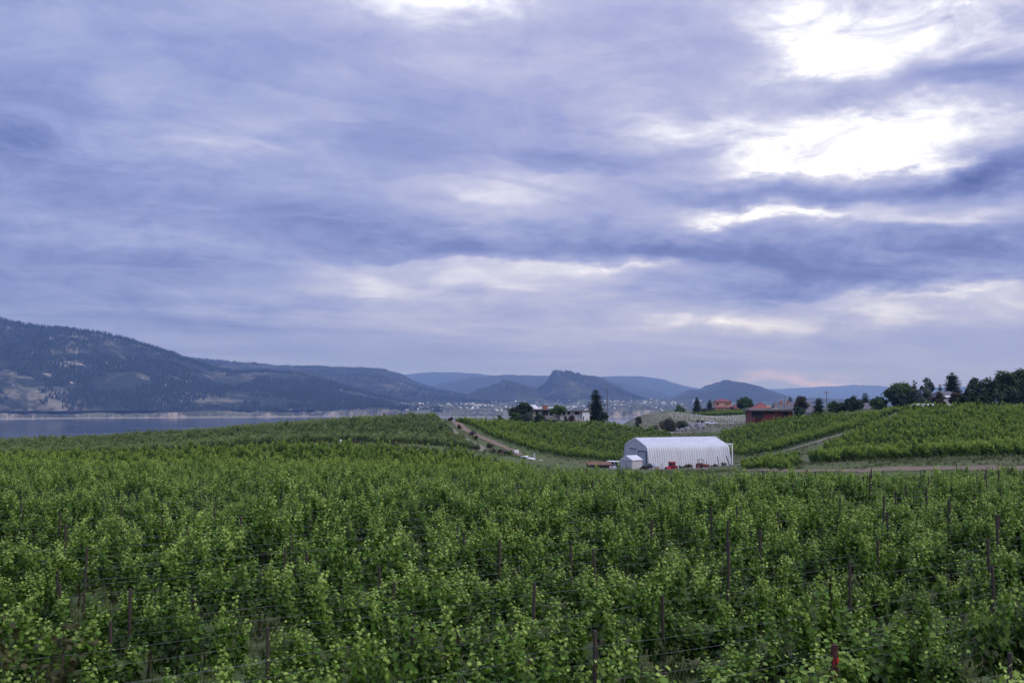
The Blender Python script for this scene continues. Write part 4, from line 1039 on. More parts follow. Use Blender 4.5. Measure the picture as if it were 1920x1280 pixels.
def crate(label, px, py, Y, w, h, m='wood', rz=.3, name='wooden_crate', cat='crate'):
    p = at(px, py, Y); t = thing(name, label, cat, p, rz)
    n = 5
    for k in range(n):
        s = MB()
        z0 = h * k / n + .01; z1 = h * (k + .86) / n
        s.box(-w / 2, w / 2, -w / 2 - .03, -w / 2, z0, z1); s.box(-w / 2, w / 2, w / 2, w / 2 + .03, z0, z1); s.box(-w / 2 - .03, -w / 2, -w / 2, w / 2, z0, z1); s.box(w / 2, w / 2 + .03, -w / 2, w / 2, z0, z1)
        s.build('slat', [MAT[m]], t)
    for sx in (-1, 1):
        for sy in (-1, 1):
            s = MB(); s.box(sx * w / 2 - .045, sx * w / 2 + .045, sy * w / 2 - .045, sy * w / 2 + .045, -.1, h + .04); s.build('corner_post', [MAT[m]], t)
    return t
crate('pale wooden slatted crate in front of the grey pile', 1232, 883, 214.5, .65, .95)
crate('tall white slatted bin beside the dirt track', 968, 851, 229, .95, 1.0, 'white_paint', .2, 'white_bin', 'bin')
def bench():
    p = at(1013.5, 864, 224); t = thing('low_bench', 'low white bench on the dirt track bend', 'bench', (p.x, p.y, hz1(p.x, p.y)), .1)
    m = MB(); m.box(-.45, .45, -.2, .2, .5, .58); m.build('seat', [MAT['white_paint']], t)
    for x in (-.38, .38): m = MB(); m.box(x - .05, x + .05, -.16, .16, -.1, .5); m.build('leg', [MAT['white_paint']], t)
bench()
def blue_frame():
    p = at(1369, 879, 230); t = thing('folding_frame', 'blue folding metal frame by the white upright', 'metal frame', (p.x, p.y, hz1(p.x, p.y)), .2)
    for a, b in (((-.45, 0, 0), (.35, .1, 1.3)), ((.45, 0, 0), (-.35, .1, 1.3)), ((-.5, .3, 0), (.3, .4, 1.2))):
        m = MB(); m.beam(a, b, .07, k=6); m.build('leg', [MAT['blue']], t)
    m = MB(); m.box(-.4, .4, 0, .45, .55, .66); m.build('shelf', [MAT['blue']], t)
blue_frame()
def marker():
    p = base_at(640, 197); t = thing('marker_box', 'small white box on a post by the bare dirt strip', 'marker', p); t.scale = (.75, .75, .75)
    m = MB(); m.box(-.05, .05, -.05, .05, -.3, .7); m.build('post', [MAT['white_paint']], t)
    m = MB(); m.box(-.2, .2, -.15, .15, .7, 1.15); m.build('box', [MAT['white_paint']], t)
marker()

# ------------------------------------------------------------------ houses
def long_house():
    Y = 341; k = Y / F
    p = at(1030, 787, Y); zb = p.z - .1
    t = thing('white_house', 'long low white house with dark flat roof on the round hill', 'house', (p.x, Y, zb))
    X = lambda px: (px - 1030) * k
    Zp = lambda py: at(1030, py, Y).z - zb
    def vol(nm, a, b, y0, y1, ztop, m):
        M_ = MB(); M_.box(X(a), X(b), y0, y1, -1.2, ztop); return M_.build(nm, [MAT[m]], t)
    w1 = vol('wall', 1050, 1091, 0, 7, Zp(771.5), 'white_paint')
    w2 = vol('wall', 1091.05, 1104.5, -1.6, 6, Zp(771.3), 'white_paint')
    w3 = vol('wall', 998, 1049.95, 2.2, 9, Zp(769.3), 'grey_wall')
    w4 = vol('wall', 951, 997.95, .6, 8, Zp(768), 'white_paint')
    for a, b, y0, y1, py in ((1047, 1107.5, -1.9, 7.6, 771.4), (996, 1046.9, 1.2, 9.5, 769.2), (944, 995.9, -.6, 8.6, 767.9)):
        M_ = MB(); M_.box(X(a), X(b), y0, y1, Zp(py) + .01, Zp(py) + .42); r_ = M_.build('roof', [MAT['dark_roof']], t)
        M_ = MB(); M_.box(X(a) - .02, X(b) + .02, y0 - .04, y0 - .003, Zp(py) + .16, Zp(py) + .45); M_.build('fascia', [MAT['fascia']], r_)
    M_ = MB(); M_.poly([(X(992), 9, Zp(768)), (X(1014), 9, Zp(768)), (X(1006), 13, Zp(759)), (X(994), 13, Zp(759))]); M_.box(X(992), X(1013), 9.01, 13, Zp(772), Zp(768) - .02); M_.build('rear_roof', [MAT['white_steel']], t)
    M_ = MB(); M_.box(X(1019), X(1027.5), 3.5, 5, Zp(771), Zp(760.6)); c = M_.build('chimney', [MAT['brick']], t)
    M_ = MB(); M_.box(X(1018.6), X(1027.9), 3.4, 5.1, Zp(760.6) + .005, Zp(760) + .05); M_.build('cap', [MAT['fascia']], c)
    for px, z, ww, hh in ((1057, Zp(778), .9, .9), (1066.5, Zp(777), .8, 1.0), (1081.5, Zp(777), 1.5, 1.0)): window(w1, X(px), z, ww, hh, 0.0)
    M_ = MB(); M_.box(X(1092) + .1, X(1094.2), -1.66, -1.60, -.9, Zp(780)); M_.build('door', [MAT['dark_wood']], w2)
    for px, ww in ((1007, .7), (1020.5, 1.0), (1026, .5), (1034, .9)): window(w3, X(px), Zp(778), ww, 1.3, 2.2, frame='dark_wood')
    window(w4, X(956), Zp(779), .6, 1.3, .6, frame='dark_wood'); window(w4, X(985), Zp(777), 1.2, 1.0, .6)
    for px in (945.5, 950): M_ = MB(); M_.box(X(px) - .07, X(px) + .07, -.4, -.26, -1, Zp(768)); M_.build('porch_post', [MAT['white_paint']], t)
    # stone terrace
    q = thing('stone_terrace', 'low earth and stone terrace in front of the white house', 'terrace', (p.x, Y - 4.5, zb - .3))
    M_ = MB(); M_.box(X(1052), X(1086), -.2, 2.6, -1.2, .38); M_.build('bed', [MAT['terrace']], q)
    r = np.random.default_rng(5)
    for i in range(34):
        a = X(r.uniform(1024, 1090)); s = r.uniform(.35, .8); V, Fc, _ = np.zeros((0, 3)), [], 0
        b = MB(); A = [(s * .6 * math.cos(j * 1.05) * r.uniform(.8, 1.2), s * .5 * math.sin(j * 1.05) * r.uniform(.8, 1.2), -.3) for j in range(6)]
        b.loft(A, [(x * .7, y * .7, s * .6) for x, y, _ in A]); b.build('stone', [MAT['pale_rock' if i % 3 else 'rock']], q, loc=(a, r.uniform(-.9, -.3) if i % 2 else r.uniform(0, .6), .05 if i % 2 else .45))
long_house()
def tent():
    p = at(1034, 787.5, 334); t = thing('peaked_shelter', 'grey ridge roof of a small garden shelter before the white house', 'garden shelter', (p.x, p.y, hz1(p.x, p.y)))
    W_, R_ = gable('wall', 'roof', t, 3.6, 2.4, .9, .9, MAT['dark_wood'], MAT['fascia'], over=.5, axis='y')
tent()

def orange_house():
    Y = 592; k = Y / F; p = at(1360, 772, Y); zb = p.z
    t = thing('orange_house', 'two-storey orange stucco house with plum hip roofs', 'house', (p.x, Y, zb))
    X = lambda px: (px - 1360) * k
    wA, rA = gable('wall', 'roof', t, X(1371) - X(1341), 8, 6.0, 1.5, MAT['orange_wall'], MAT['plum_roof'], x=(X(1341) + X(1371)) / 2, y=2, over=.5, hip=3.6)
    for px in (1359.5, 1362.8, 1366.3): window(wA, X(px), 3.9, .55, 1.3, -2, frame='orange_wall')
    window(wA, X(1344.7), 4.1, 1.0, 1.1, -2, frame='plum_roof')
    wB, rB = gable('wall', 'roof', t, X(1362) - X(1337), 4, 2.5, .7, MAT['orange_wall'], MAT['plum_roof'], x=(X(1337) + X(1362)) / 2, y=-4.1, over=.5, axis='x', hip=1.6)
    wC, rC = gable('wall', 'roof', t, X(1372.5) - X(1363), 3, 2.3, .9, MAT['orange_wall'], MAT['plum_roof'], x=(X(1363) + X(1372.5)) / 2, y=-4.7, over=.4, axis='y')
    wD, rD = gable('wall', 'roof', t, X(1383) - X(1373), 5, 2.2, 2.2, MAT['orange_wall'], MAT['plum_roof'], x=(X(1373) + X(1383)) / 2, y=-1, over=.6, axis='x', hip=2.0)
    for px in (1344, 1350, 1357): window(wB, X(px), .7, .8, 1.2, -6.1, frame='orange_wall')
    M_ = MB(); M_.box(X(1366.5), X(1370), -6.26, -6.2, -.2, 1.9); M_.build('door', [MAT['dark_wood']], wC)
    M_ = MB(); M_.box(X(1375), X(1379), -3.56, -3.5, .5, 1.7); M_.build('window', [MAT['glass']], wD)
orange_house()
def red_lodge():
    Y = 372; k = Y / F; p = at(1440, 792, Y); zb = p.z - .6
    t = thing('red_lodge', 'red clad flat-roofed house with glazed corner behind the vines', 'house', (p.x, Y, zb), R(0))
    X = lambda px: (px - 1440) * k; Zp = lambda py: at(1440, py, Y).z - zb
    M_ = MB(); M_.box(X(1409), X(1466), 0, 9, -.8, Zp(770)); w_ = M_.build('wall', [MAT['red_wall']], t)
    M_ = MB(); M_.box(X(1466.05), X(1488), 1.0, 8, -.8, Zp(771)); w2 = M_.build('wall', [MAT['red_wall']], t)
    for i in range(28):                                       # upright cladding boards
        a = X(1432) + (X(1465.5) - X(1432)) * i / 28; M_ = MB(); M_.box(a + .01, a + (X(1465.5) - X(1432)) / 28 - .015, -.05, -.003, -.8, Zp(771.5)); M_.build('board', [MAT['red_wall']], w_)
    M_ = MB(); M_.box(X(1404), X(1492), -1.5, 10, Zp(769.6), Zp(766)); r_ = M_.build('roof', [MAT['fascia']], t)
    M_ = MB(); M_.box(X(1405), X(1491), -1.4, 9.9, Zp(769.6) - .14, Zp(769.6) - .004); M_.build('soffit', [MAT['dark_wood']], r_)
    for px in (1412.5, 1419, 1424.5, 1429.5): window(w_, X(px), Zp(782), .9, Zp(772.5) - Zp(782), 0.0, frame='dark_wood')
    for px in (1437, 1443, 1448.5): window(w_, X(px), Zp(775), .9, .6, -.05, frame='dark_wood')
    window(w2, X(1474), Zp(777), 1.4, .9, 1.0, frame='dark_wood')
    M_ = MB(); M_.box(X(1416), X(1429), -1.5, -.06, Zp(784), Zp(783.2)); bl = M_.build('balcony', [MAT['dark_wood']], t)
    for i in range(9): M_ = MB(); a = X(1416) + (X(1429) - X(1416)) * i / 8; M_.box(a - .03, a + .03, -1.49, -1.43, Zp(783.2), Zp(779)); M_.build('baluster', [MAT['dark_wood']], bl)
    M_ = MB(); M_.box(X(1416) - .05, X(1429) + .05, -1.52, -1.40, Zp(779), Zp(778.5)); M_.build('rail', [MAT['dark_wood']], bl)
    for px in (1454, 1459): M_ = MB(); M_.box(X(px) - .25, X(px) + .25, 2, 2.5, Zp(766), Zp(765)); M_.build('roof_vent', [MAT['white_paint']], r_)
red_lodge()
def roof_house(label, pxa, pxb, py_eave, py_ridge, Y, mr, mw, d=9, hip=3.0, name='house'):
    k = Y / F; pc = (pxa + pxb) / 2; e = at(pc, py_eave, Y); zg = hz1(e.x, e.y + d / 2); h = max(2.2, e.z - zg)
    t = thing(name, label, 'house', (e.x, Y + d / 2, e.z - h)); rise = at(pc, py_ridge, Y).z - e.z
    w_, r_ = gable('wall', 'roof', t, (pxb - pxa) * k - 1.0, d, h, rise, MAT[mw], MAT[mr], over=.5, hip=hip)
    for q in (-.3, 0, .3): window(w_, q * (pxb - pxa) * k, h - 1.6, .9, 1.0, -d / 2)
    return t, w_, r_, h, rise
t, w_, r_, h, rise = roof_house('house with crimson hip roof behind the red clad house', 1408, 1456, 768, 755, 455, 'red_roof', 'red_wall', 10, 6.0, 'red_roofed_house')
M_ = MB(); M_.poly([(1.2, -4.2, h + .9), (4.2, -4.2, h + .9), (2.7, -4.2, h + 2.0)]); M_.poly([(1.2, -4.2, h + .9), (2.7, -4.2, h + 2.0), (2.7, -1.6, h + 2.0)]); M_.poly([(2.7, -4.2, h + 2.0), (4.2, -4.2, h + .9), (2.7, -1.6, h + 2.0)])
M_.build('dormer', [MAT['orange_wall']], t)
t, w_, r_, h, rise = roof_house('wide grey shingle roofed house behind the brown tree', 1452, 1532, 772, 754, 418, 'grey_roof', 'grey_wall', 9, 1.2, 'grey_roofed_house')
for q in (-5.0, -2.2): M_ = MB(); M_.box(q - .3, q + .3, -1.2, -.6, h + rise - 1.1, h + rise + .8); M_.build('chimney', [MAT['brick']], r_)
t, w_, r_, h, rise = roof_house('small grey house with pale gable between dark trees', 1612, 1636, 766, 756, 345, 'grey_roof', 'white_paint', 6, 0.0, 'small_house')
t, w_, r_, h, rise = roof_house('grey house half hidden under the big spruce', 1756, 1804, 744, 734, 300, 'grey_roof', 'cream', 8, 2.0, 'hill_house')
def awning():
    p = at(1782, 745.5, 292); zg = hz1(p.x, p.y); t = thing('awning', 'thin white awning on posts below the grey house', 'awning', (p.x, p.y, zg))
    z = p.z - zg; w_ = 20 * 292 / F / 2
    m = MB(); n = 8
    for k in range(n):
        a = -w_ + k * 2 * w_ / n; b = a + 2 * w_ / n; f = lambda x: z + .28 - .2 * (x / w_) ** 2
        m.loft([(a, -1.2, f(a)), (b, -1.2, f(b)), (b, 1.2, f(b) + .2), (a, 1.2, f(a) + .2)], [(a, -1.2, f(a) + .12), (b, -1.2, f(b) + .12), (b, 1.2, f(b) + .32), (a, 1.2, f(a) + .32)])
    m.build('canopy', [MAT['white_paint']], t)
    for x in (-w_ + .1, w_ - .1): m = MB(); m.box(x - .06, x + .06, -1.1, -1.0, -.3, f(x) + .02); m.build('post', [MAT['white_paint']], t)
awning()
def hoop():
    p = at(1731, 760, 278); zg = hz1(p.x, p.y); t = thing('low_greenhouse', 'low whitish greenhouse at the crest behind the right vineyard', 'greenhouse', (p.x, p.y, zg), R(6))
    w_ = 40 * 278 / F; ht = at(1731, 756.2, 278).z - zg; m = MB(); k = 9
    for i in range(8):
        a = -w_ / 2 + i * w_ / 8; b = a + w_ / 8 - .03
        A = [(a, -1.6 * math.cos(math.pi * j / k), ht * (.35 + .65 * math.sin(math.pi * j / k))) for j in range(k + 1)]; B = [(b, y, z) for _, y, z in A]
        A = [(a, -1.6, -.3)] + A + [(a, 1.6, -.3)]; B = [(b, y, z) for _, y, z in A]; m.loft(A, B)
    m.build('cover', [MAT['white_paint']], t)
    m = MB(); m.box(-w_ / 2 - .05, -w_ / 2 - .001, -.4, .4, -.2, ht * .8); m.build('door', [MAT['grey_panel']], t)
hoop()
def utility_pole(label, px, ytop, Y, arm=True, r=.14):
    x = gx(px, Y); zg = hz1(x, Y); hh = at(px, ytop, Y).z - zg
    t = thing('utility_pole', label, 'utility pole', (x, Y, zg))
    m = MB(); V, Fc = tube([(0, 0, -.5), (0, 0, hh * .5), (0, 0, hh)], [r, r * .9, r * .75], 8); m.V = [tuple(v) for v in V]; m.F = [tuple(int(i) for i in f) for f in Fc]; m.M = [0] * len(Fc); m.build('pole', [MAT['pole_wood']], t)
    if arm:
        m = MB(); m.box(-.9, .9, -.2, -.08, hh - .7, hh - .52); a = m.build('crossarm', [MAT['pole_wood']], t)
        for q in (-.75, 0.3, .75): m = MB(); m.box(q - .06, q + .06, -.2, -.08, hh - .51, hh - .3); m.build('insulator', [MAT['grey_panel']], a)
    else:
        m = MB(); m.box(.12, .5, -.2, .2, hh * .62, hh * .62 + 1.1); m.build('transformer', [MAT['grey_panel']], t)
utility_pole('bare wooden utility pole right of the big pine', 1138.5, 729, 345, False)
utility_pole('dark pole rising behind the red clad house', 1470.5, 741, 384, False, .11)
utility_pole('utility pole with crossarm on the right hill crest', 1549, 732, 332, True, .13)
utility_pole('short thin pole beside the small white truck', 999, 854, 221, False, .07)

# ------------------------------------------------------------------ trees and shrubs
TREE = dict(
    dark=foliage('leaf_dark', (.010, .022, .010), (.028, .052, .020), (.070, .105, .038), .2, .6, .2),
    green=foliage('leaf_green', (.020, .045, .012), (.045, .090, .022), (.10, .17, .045), .25, .6, .2),
    bright=foliage('leaf_bright', (.03, .065, .012), (.07, .135, .022), (.14, .22, .045), .25, .6, .2),
    grey=foliage('leaf_grey', (.045, .058, .042), (.085, .105, .078), (.14, .165, .125), .2, .7, .2),
    brown=foliage('leaf_brown', (.030, .028, .016), (.065, .058, .032), (.12, .10, .055), .2, .7, .2),
    plum=foliage('leaf_plum', (.035, .025, .028), (.075, .052, .058), (.13, .10, .10), .2, .7, .2),
    spruce=foliage('needle', (.008, .016, .010), (.018, .034, .020), (.042, .065, .036), .1, .7, .15),
    blue=foliage('needle_blue', (.018, .032, .028), (.04, .065, .055), (.075, .105, .09), .1, .7, .15),
    olive=foliage('leaf_olive', (.022, .026, .010), (.05, .055, .02), (.09, .085, .035), .2, .7, .2),
    yellow=foliage('flower_yellow', (.10, .12, .01), (.32, .32, .02), (.55, .50, .04), .2, .7, .2))
MAT['trunk'] = plain('tree_bark', (.055, .042, .033), .95, .35, 4, bump=.4)
def decid(name, label, px, ytop, ybase, wpx, Y, kind='green', cat='tree', seed=0, leaf=.42, dens=1.0, loose=0.0, lift=.18, group=None, depth=.85, ground=True, cols=1):
    r = np.random.default_rng(seed); k = Y / F
    x = gx(px, Y); zg = hz1(x, Y)
    zt = at(px, ytop, Y).z; hh = max(zt - zg, .6) if ground else at(px, ytop, Y).z - at(px, ybase, Y).z
    zg = zt - hh
    Rw = wpx * k / 2
    t = thing(name, label, cat, (x, Y, zg), 0, group)
    wood = Acc(); lf = Acc()
    zc = hh * (lift + (1 - lift) * .5); rz_ = hh * (1 - lift) * .5
    tops = hh * .82
    tr = max(.05, min(.35, hh * .022))
    wood.add(*tube([(0, 0, -.4), (r.normal(0, .05) * hh * .1, 0, hh * .3), (r.normal(0, .04) * hh, r.normal(0, .02) * hh, tops)], [tr * 1.25, tr, tr * .3], 7))
    nc = int(np.clip(12 + Rw * hh * 1.1, 12, 46)); cl_ = []
    for i in range(nc):
        while True:
            q = r.uniform(-1, 1, 3)
            if (q ** 2).sum() < 1: break
        q = q / max(np.linalg.norm(q), .2) * np.linalg.norm(q) ** .6
        wz = (1 - .35 * max(q[2], 0)) * (1 - .25 * max(-q[2], 0))
        c = np.array([q[0] * Rw * .88 * wz, q[1] * Rw * depth * .85 * wz, zc + q[2] * rz_ * .88])
        s = r.uniform(.20, .40) * min(Rw, rz_ * 1.3) * (1 - .25 * loose)
        cl_.append((c, s))
        if i < 12 and hh > 2: wood.add(*tube([(0, 0, hh * min(.8, lift + .05 + .04 * i)), c * .5 + np.array([0, 0, hh * .2]), c], [tr * .45, tr * .28, tr * .1], 5))
    P = []; Nn = []; T = []; S = []
    for c, s in cl_:
        n = int(np.clip(dens * 26 * (s / leaf) ** 2, 24, 240) * (1 - .35 * loose))
        d = r.normal(0, 1, (n, 3)); d /= np.linalg.norm(d, axis=1, keepdims=True)
        rad = s * r.uniform(.45, 1.12, n) ** .6 * (1 + .25 * r.normal(0, 1, n) * (0.5 + loose)) * np.where(r.random(n) < .14, r.uniform(1.1, 1.75, n), 1.0)
        p = c + d * rad[:, None] * np.array([1, 1, .82])
        P.append(p); Nn.append(d + r.normal(0, .5, (n, 3)) + np.array([0, 0, .35])); T.append(np.clip(.45 + r.normal(0, .26) + r.normal(0, .14, n), 0, 1)); S.append(leaf * r.uniform(.55, 1.25, n))
    P = np.concatenate(P); P[:, 2] = np.maximum(P[:, 2], .05); Nn = np.concatenate(Nn); T = np.concatenate(T); S = np.concatenate(S)
    V, Fc, kk = leaves(P, Nn, r.normal(0, 1, P.shape) + np.array([0, 0, -.3]), S, BLOB_V, BLOB_F); lf.add(V, Fc, 0, np.repeat(T, kk))
    link('trunk' if hh > 2 else 'stem', wood.mesh('trunk', [MAT['trunk']]), t); link('crown' if hh > 2 else 'foliage', lf.mesh('crown', [TREE[kind]]), t, kind='stuff')
    return t
def conifer(name, label, px, ytop, ybase, wpx, Y, kind='spruce', seed=0, group=None, rag=.22, skirt=.06, full=.9, cat='tree'):
    r = np.random.default_rng(seed); k = Y / F
    x = gx(px, Y); zt = at(px, ytop, Y).z; zg = hz1(x, Y); hh = max(zt - zg, 1.0); Rw = wpx * k / 2 * 1.4
    t = thing(name, label, cat, (x, Y, zg), 0, group); wood = Acc(); lf = Acc()
    tr = max(.06, hh * .018)
    wood.add(*tube([(0, 0, -.4), (0, 0, hh * .5), (0, 0, hh * .98)], [tr, tr * .6, tr * .1], 7))
    P = []; Nn = []; FW = []; S = []; T = []
    lev = int(np.clip(hh * 2.6, 12, 34))
    for i in range(lev):
        f = skirt + (1 - skirt) * (i + r.uniform(0, .6)) / lev
        rad = Rw * (1 - f) ** full * r.uniform(1 - rag, 1 + rag * .6) + Rw * .05
        nb = int(np.clip(5 + rad * 3.2, 5, 13)); a0 = r.uniform(0, 6.3)
        for b in range(nb):
            a = a0 + 2 * math.pi * b / nb + r.normal(0, .2); L = rad * r.uniform(.68, 1.12)
            d = np.array([math.cos(a), math.sin(a), 0]); up = .10 - .45 * (1 - f)
            if b % 3 == 0: wood.add(*tube([(0, 0, hh * f), d * L * .7 + np.array([0, 0, hh * f + up * L * .5])], [tr * .22, tr * .06], 3))
            m = max(2, int(L / .34))
            for q in range(m):
                u = (q + .7) / m
                c = d * L * u + np.array([0, 0, hh * f + up * L * u + .10 * L * u * u]); wdt = (.30 + .25 * (1 - u)) * min(1.0, .5 + L * .3)
                for _ in range(3):
                    P.append(c + r.normal(0, .13, 3) * np.array([1, 1, .6])); Nn.append(np.array([0, 0, 1]) + d * .3 + r.normal(0, .4, 3)); FW.append(d + r.normal(0, .55, 3) + np.array([0, 0, -.25]))
                    S.append(wdt * r.uniform(.8, 1.4)); T.append(np.clip(.25 + .4 * u + r.normal(0, .14), 0, 1))
    P = np.array(P); V, Fc, kk = leaves(P, np.array(Nn), np.array(FW), np.array(S), QUAD_V * np.array([.8, 1.3, 1]), QUAD_F); lf.add(V, Fc, 0, np.repeat(T, kk))
    link('trunk', wood.mesh('trunk', [MAT['trunk']]), t); link('crown', lf.mesh('crown', [TREE[kind]]), t, kind='stuff')
    return t
# around the white house
conifer('cypress_tree', 'narrow dark cypress at the left end of the white house', 961.5, 760, 785, 9, 336, 'spruce', 1, full=.35, rag=.1)
decid('round_tree', 'dense dark round tree before the white house', 982, 757, 783, 40, 337, 'dark', seed=2, leaf=.45, dens=1.4, lift=.22)
decid('shrub', 'low green shrub left of the house under the dark round tree', 966, 773, 787, 28, 331, 'green', 'shrub', 3, .35, lift=0)
decid('shrub', 'grey-green shrub right of the dark round tree', 992, 775, 788, 26, 330, 'grey', 'shrub', 4, .35, lift=0)
decid('shrub', 'dark low shrub in front of the middle of the white house', 1012, 777, 788, 24, 330, 'dark', 'shrub', 5, .35, lift=0)
decid('shrub', 'small round shrub at the far left of the white house', 936, 779, 787, 18, 325, 'green', 'shrub', 6, .35, lift=0)
decid('garden_tree', 'bright green small tree in front of the white house wall', 1045, 760, 786, 24, 337, 'bright', seed=7, leaf=.4, dens=1.3, lift=.42)
decid('garden_tree', 'yellowish green small tree behind the bright green one', 1056, 761, 786, 18, 343, 'bright', seed=8, leaf=.4, lift=.4)
conifer('pine_tree', 'tall ragged dark pine beside the utility pole', 1117, 730, 790, 29, 347, 'spruce', 9, rag=.36, full=.52, skirt=.04)
decid('shrub', 'dark shrub at the foot of the tall ragged pine', 1130, 771, 792, 20, 336, 'dark', 'shrub', 10, .4, lift=0)
decid('shrub', 'pale plum shrub on the house terrace', 1072, 778, 787, 14, 335, 'plum', 'shrub', 11, .3, lift=0)
decid('shrub', 'small plum shrub left on the house terrace', 1060, 779, 787, 9, 334.5, 'plum', 'shrub', 111, .3, lift=0)
# far slope
decid('shrub', 'dark column shaped bush on the left end of the far slope', 1196, 779, 798, 13, 430, 'dark', 'bush', 12, .4, lift=0, dens=1.4)
decid('scrub_bush', 'wide brown-green scrub bush behind the barn roof', 1252, 787, 804, 40, 405, 'brown', 'bush', 13, .5, lift=0)
decid('scrub_bush', 'dark scrub bush between brown scrub and rocks', 1275, 788, 803, 30, 408, 'dark', 'bush', 14, .5, lift=0)
decid('scrub_bush', 'low brown bush beside the white pickup truck', 1310, 788, 797, 22, 446, 'brown', 'bush', 15, .45, lift=0)
decid('scrub_bush', 'small grey bush left of the pale rocks', 1228, 796, 808, 18, 380, 'grey', 'bush', 16, .4, lift=0)
decid('tree_clump', 'round green tree left of the two far conifers', 1274, 759, 777, 21, 585, 'green', seed=17, leaf=.55, lift=.05)
decid('tree_clump', 'small dark bush left of the round far tree', 1259, 768, 778, 14, 583, 'dark', 'bush', 18, .5, lift=0)
conifer('far_conifer', 'taller of the two dark conifers left of the orange house', 1306, 744, 775, 16, 590, 'spruce', 19, full=.6)
conifer('far_conifer', 'shorter conifer close to the orange house', 1330, 748, 775, 14, 588, 'spruce', 20, full=.7)
decid('shrub', 'low dark hedge between the two far conifers', 1319, 766, 775, 22, 586, 'dark', 'shrub', 21, .5, lift=0)
decid('shrub', 'grey-green shrub at the left wall of the orange house', 1336, 765, 774, 12, 578, 'grey', 'shrub', 22, .45, lift=0)
decid('broad_tree', 'broad bright green tree right of the orange house', 1396, 744, 770, 28, 580, 'green', seed=23, leaf=.6, dens=1.3, lift=.05)
conifer('far_conifer', 'dark conifer touching the broad bright green tree', 1408, 750, 770, 12, 584, 'spruce', 24, full=.7)
# behind the right hill
conifer('dark_conifer', 'small dark conifer above the grey shingle roof', 1481, 743, 775, 15, 465, 'spruce', 25, full=.7)
decid('brown_tree', 'brownish loose tree in front of the grey shingle roof', 1502, 741, 778, 30, 366, 'brown', seed=26, leaf=.42, loose=.5, lift=.12)
decid('brown_tree', 'dark undergrowth below the brownish tree', 1496, 762, 780, 26, 360, 'dark', 'shrub', 27, .4, lift=0)
conifer('dark_conifer', 'dark bushy conifer left of the crossarm pole', 1534, 745, 774, 22, 350, 'spruce', 28, full=.5, rag=.3)
decid('crest_tree', 'small green tree just right of the crossarm pole', 1561, 747, 773, 20, 345, 'green', seed=29, leaf=.42, lift=.02)
decid('crest_tree', 'low dark tree second right of the crossarm pole', 1580, 754, 772, 26, 343, 'dark', seed=30, leaf=.42, lift=.0)
decid('crest_tree', 'wide dark tree left of the small grey house', 1600, 744, 770, 32, 340, 'dark', seed=31, leaf=.45, lift=.02)
conifer('dark_conifer', 'dark conifer top above the small grey house', 1621, 736, 770, 22, 352, 'spruce', 32, full=.6, rag=.3)
decid('crest_tree', 'bright green small tree right of the small grey house', 1647, 744, 768, 32, 328, 'green', seed=33, leaf=.42, lift=.0)
decid('crest_tree', 'plum tinted dense tree beside the bright green small tree', 1682, 733, 764, 30, 318, 'dark', seed=34, leaf=.42, lift=.02)
decid('crest_tree', 'big domed green tree on the right crest', 1688, 719, 764, 54, 326, 'green', seed=35, leaf=.48, lift=.05, dens=1.2)
decid('crest_tree', 'dark dense tree under the domed green tree', 1708, 728, 762, 32, 312, 'dark', seed=36, leaf=.45, lift=.0)
decid('sparse_tree', 'sparse plum spire beside the tall loose tree', 1715, 709, 762, 13, 322, 'plum', seed=37, leaf=.35, loose=1.0, lift=.2)
decid('sparse_tree', 'tall loose blue-green tree on the right crest', 1738, 704, 762, 28, 320, 'blue', seed=38, leaf=.38, loose=.9, lift=.15)
decid('willow_tree', 'grey-green willow-like tree before the loose tall tree', 1731, 725, 762, 36, 305, 'grey', seed=39, leaf=.38, loose=.3, lift=.02)
conifer('young_spruce', 'small blue spruce left of the big spruce', 1762, 719, 760, 14, 312, 'blue', 40, full=.8)
conifer('spruce_tree', 'big dark spruce standing over the grey house', 1785, 698, 760, 36, 318, 'spruce', 41, full=.62, rag=.25, skirt=.1)
decid('crest_tree', 'brownish bush hiding the left of the grey house', 1760, 734, 760, 26, 292, 'brown', 'bush', seed=42, leaf=.38, lift=0)
decid('crest_tree', 'olive bush below the big spruce', 1793, 730, 758, 30, 288, 'brown', 'bush', seed=43, leaf=.38, lift=0)
decid('crest_tree', 'dark bush right of the white awning', 1808, 734, 758, 26, 284, 'dark', 'bush', seed=44, leaf=.38, lift=0)
decid('poplar_tree', 'first ragged dark tree of the row at the right edge', 1826, 706, 758, 34, 282, 'dark', seed=45, leaf=.42, loose=.5, lift=.05)
decid('poplar_tree', 'second ragged dark tree of the row at the right edge', 1851, 704, 758, 34, 280, 'dark', seed=46, leaf=.42, loose=.5, lift=.05)
decid('poplar_tree', 'third and largest dark tree at the right edge', 1884, 693, 758, 50, 278, 'dark', seed=47, leaf=.46, loose=.4, lift=.05)
decid('poplar_tree', 'tallest dark tree cut by the right picture edge', 1912, 690, 758, 48, 282, 'dark', seed=48, leaf=.46, loose=.5, lift=.05)
decid('poplar_tree', 'dark tree just past the right picture edge', 1945, 700, 758, 36, 280, 'dark', seed=148, leaf=.46, loose=.4, lift=.05)
for k, (px, w_) in enumerate(((1822, 26), (1845, 26), (1868, 28), (1893, 28), (1918, 28))):
    decid('hedge_bush', 'dark hedge bush, %s from the left in the hedge below the dark tree row' % ['first', 'second', 'third', 'fourth', 'fifth'][k], px, 728 - 3 * (k % 2), 758, w_, 271, 'dark', 'bush', 50 + k, .42, lift=0, dens=1.3, group='hedge below the dark tree row')
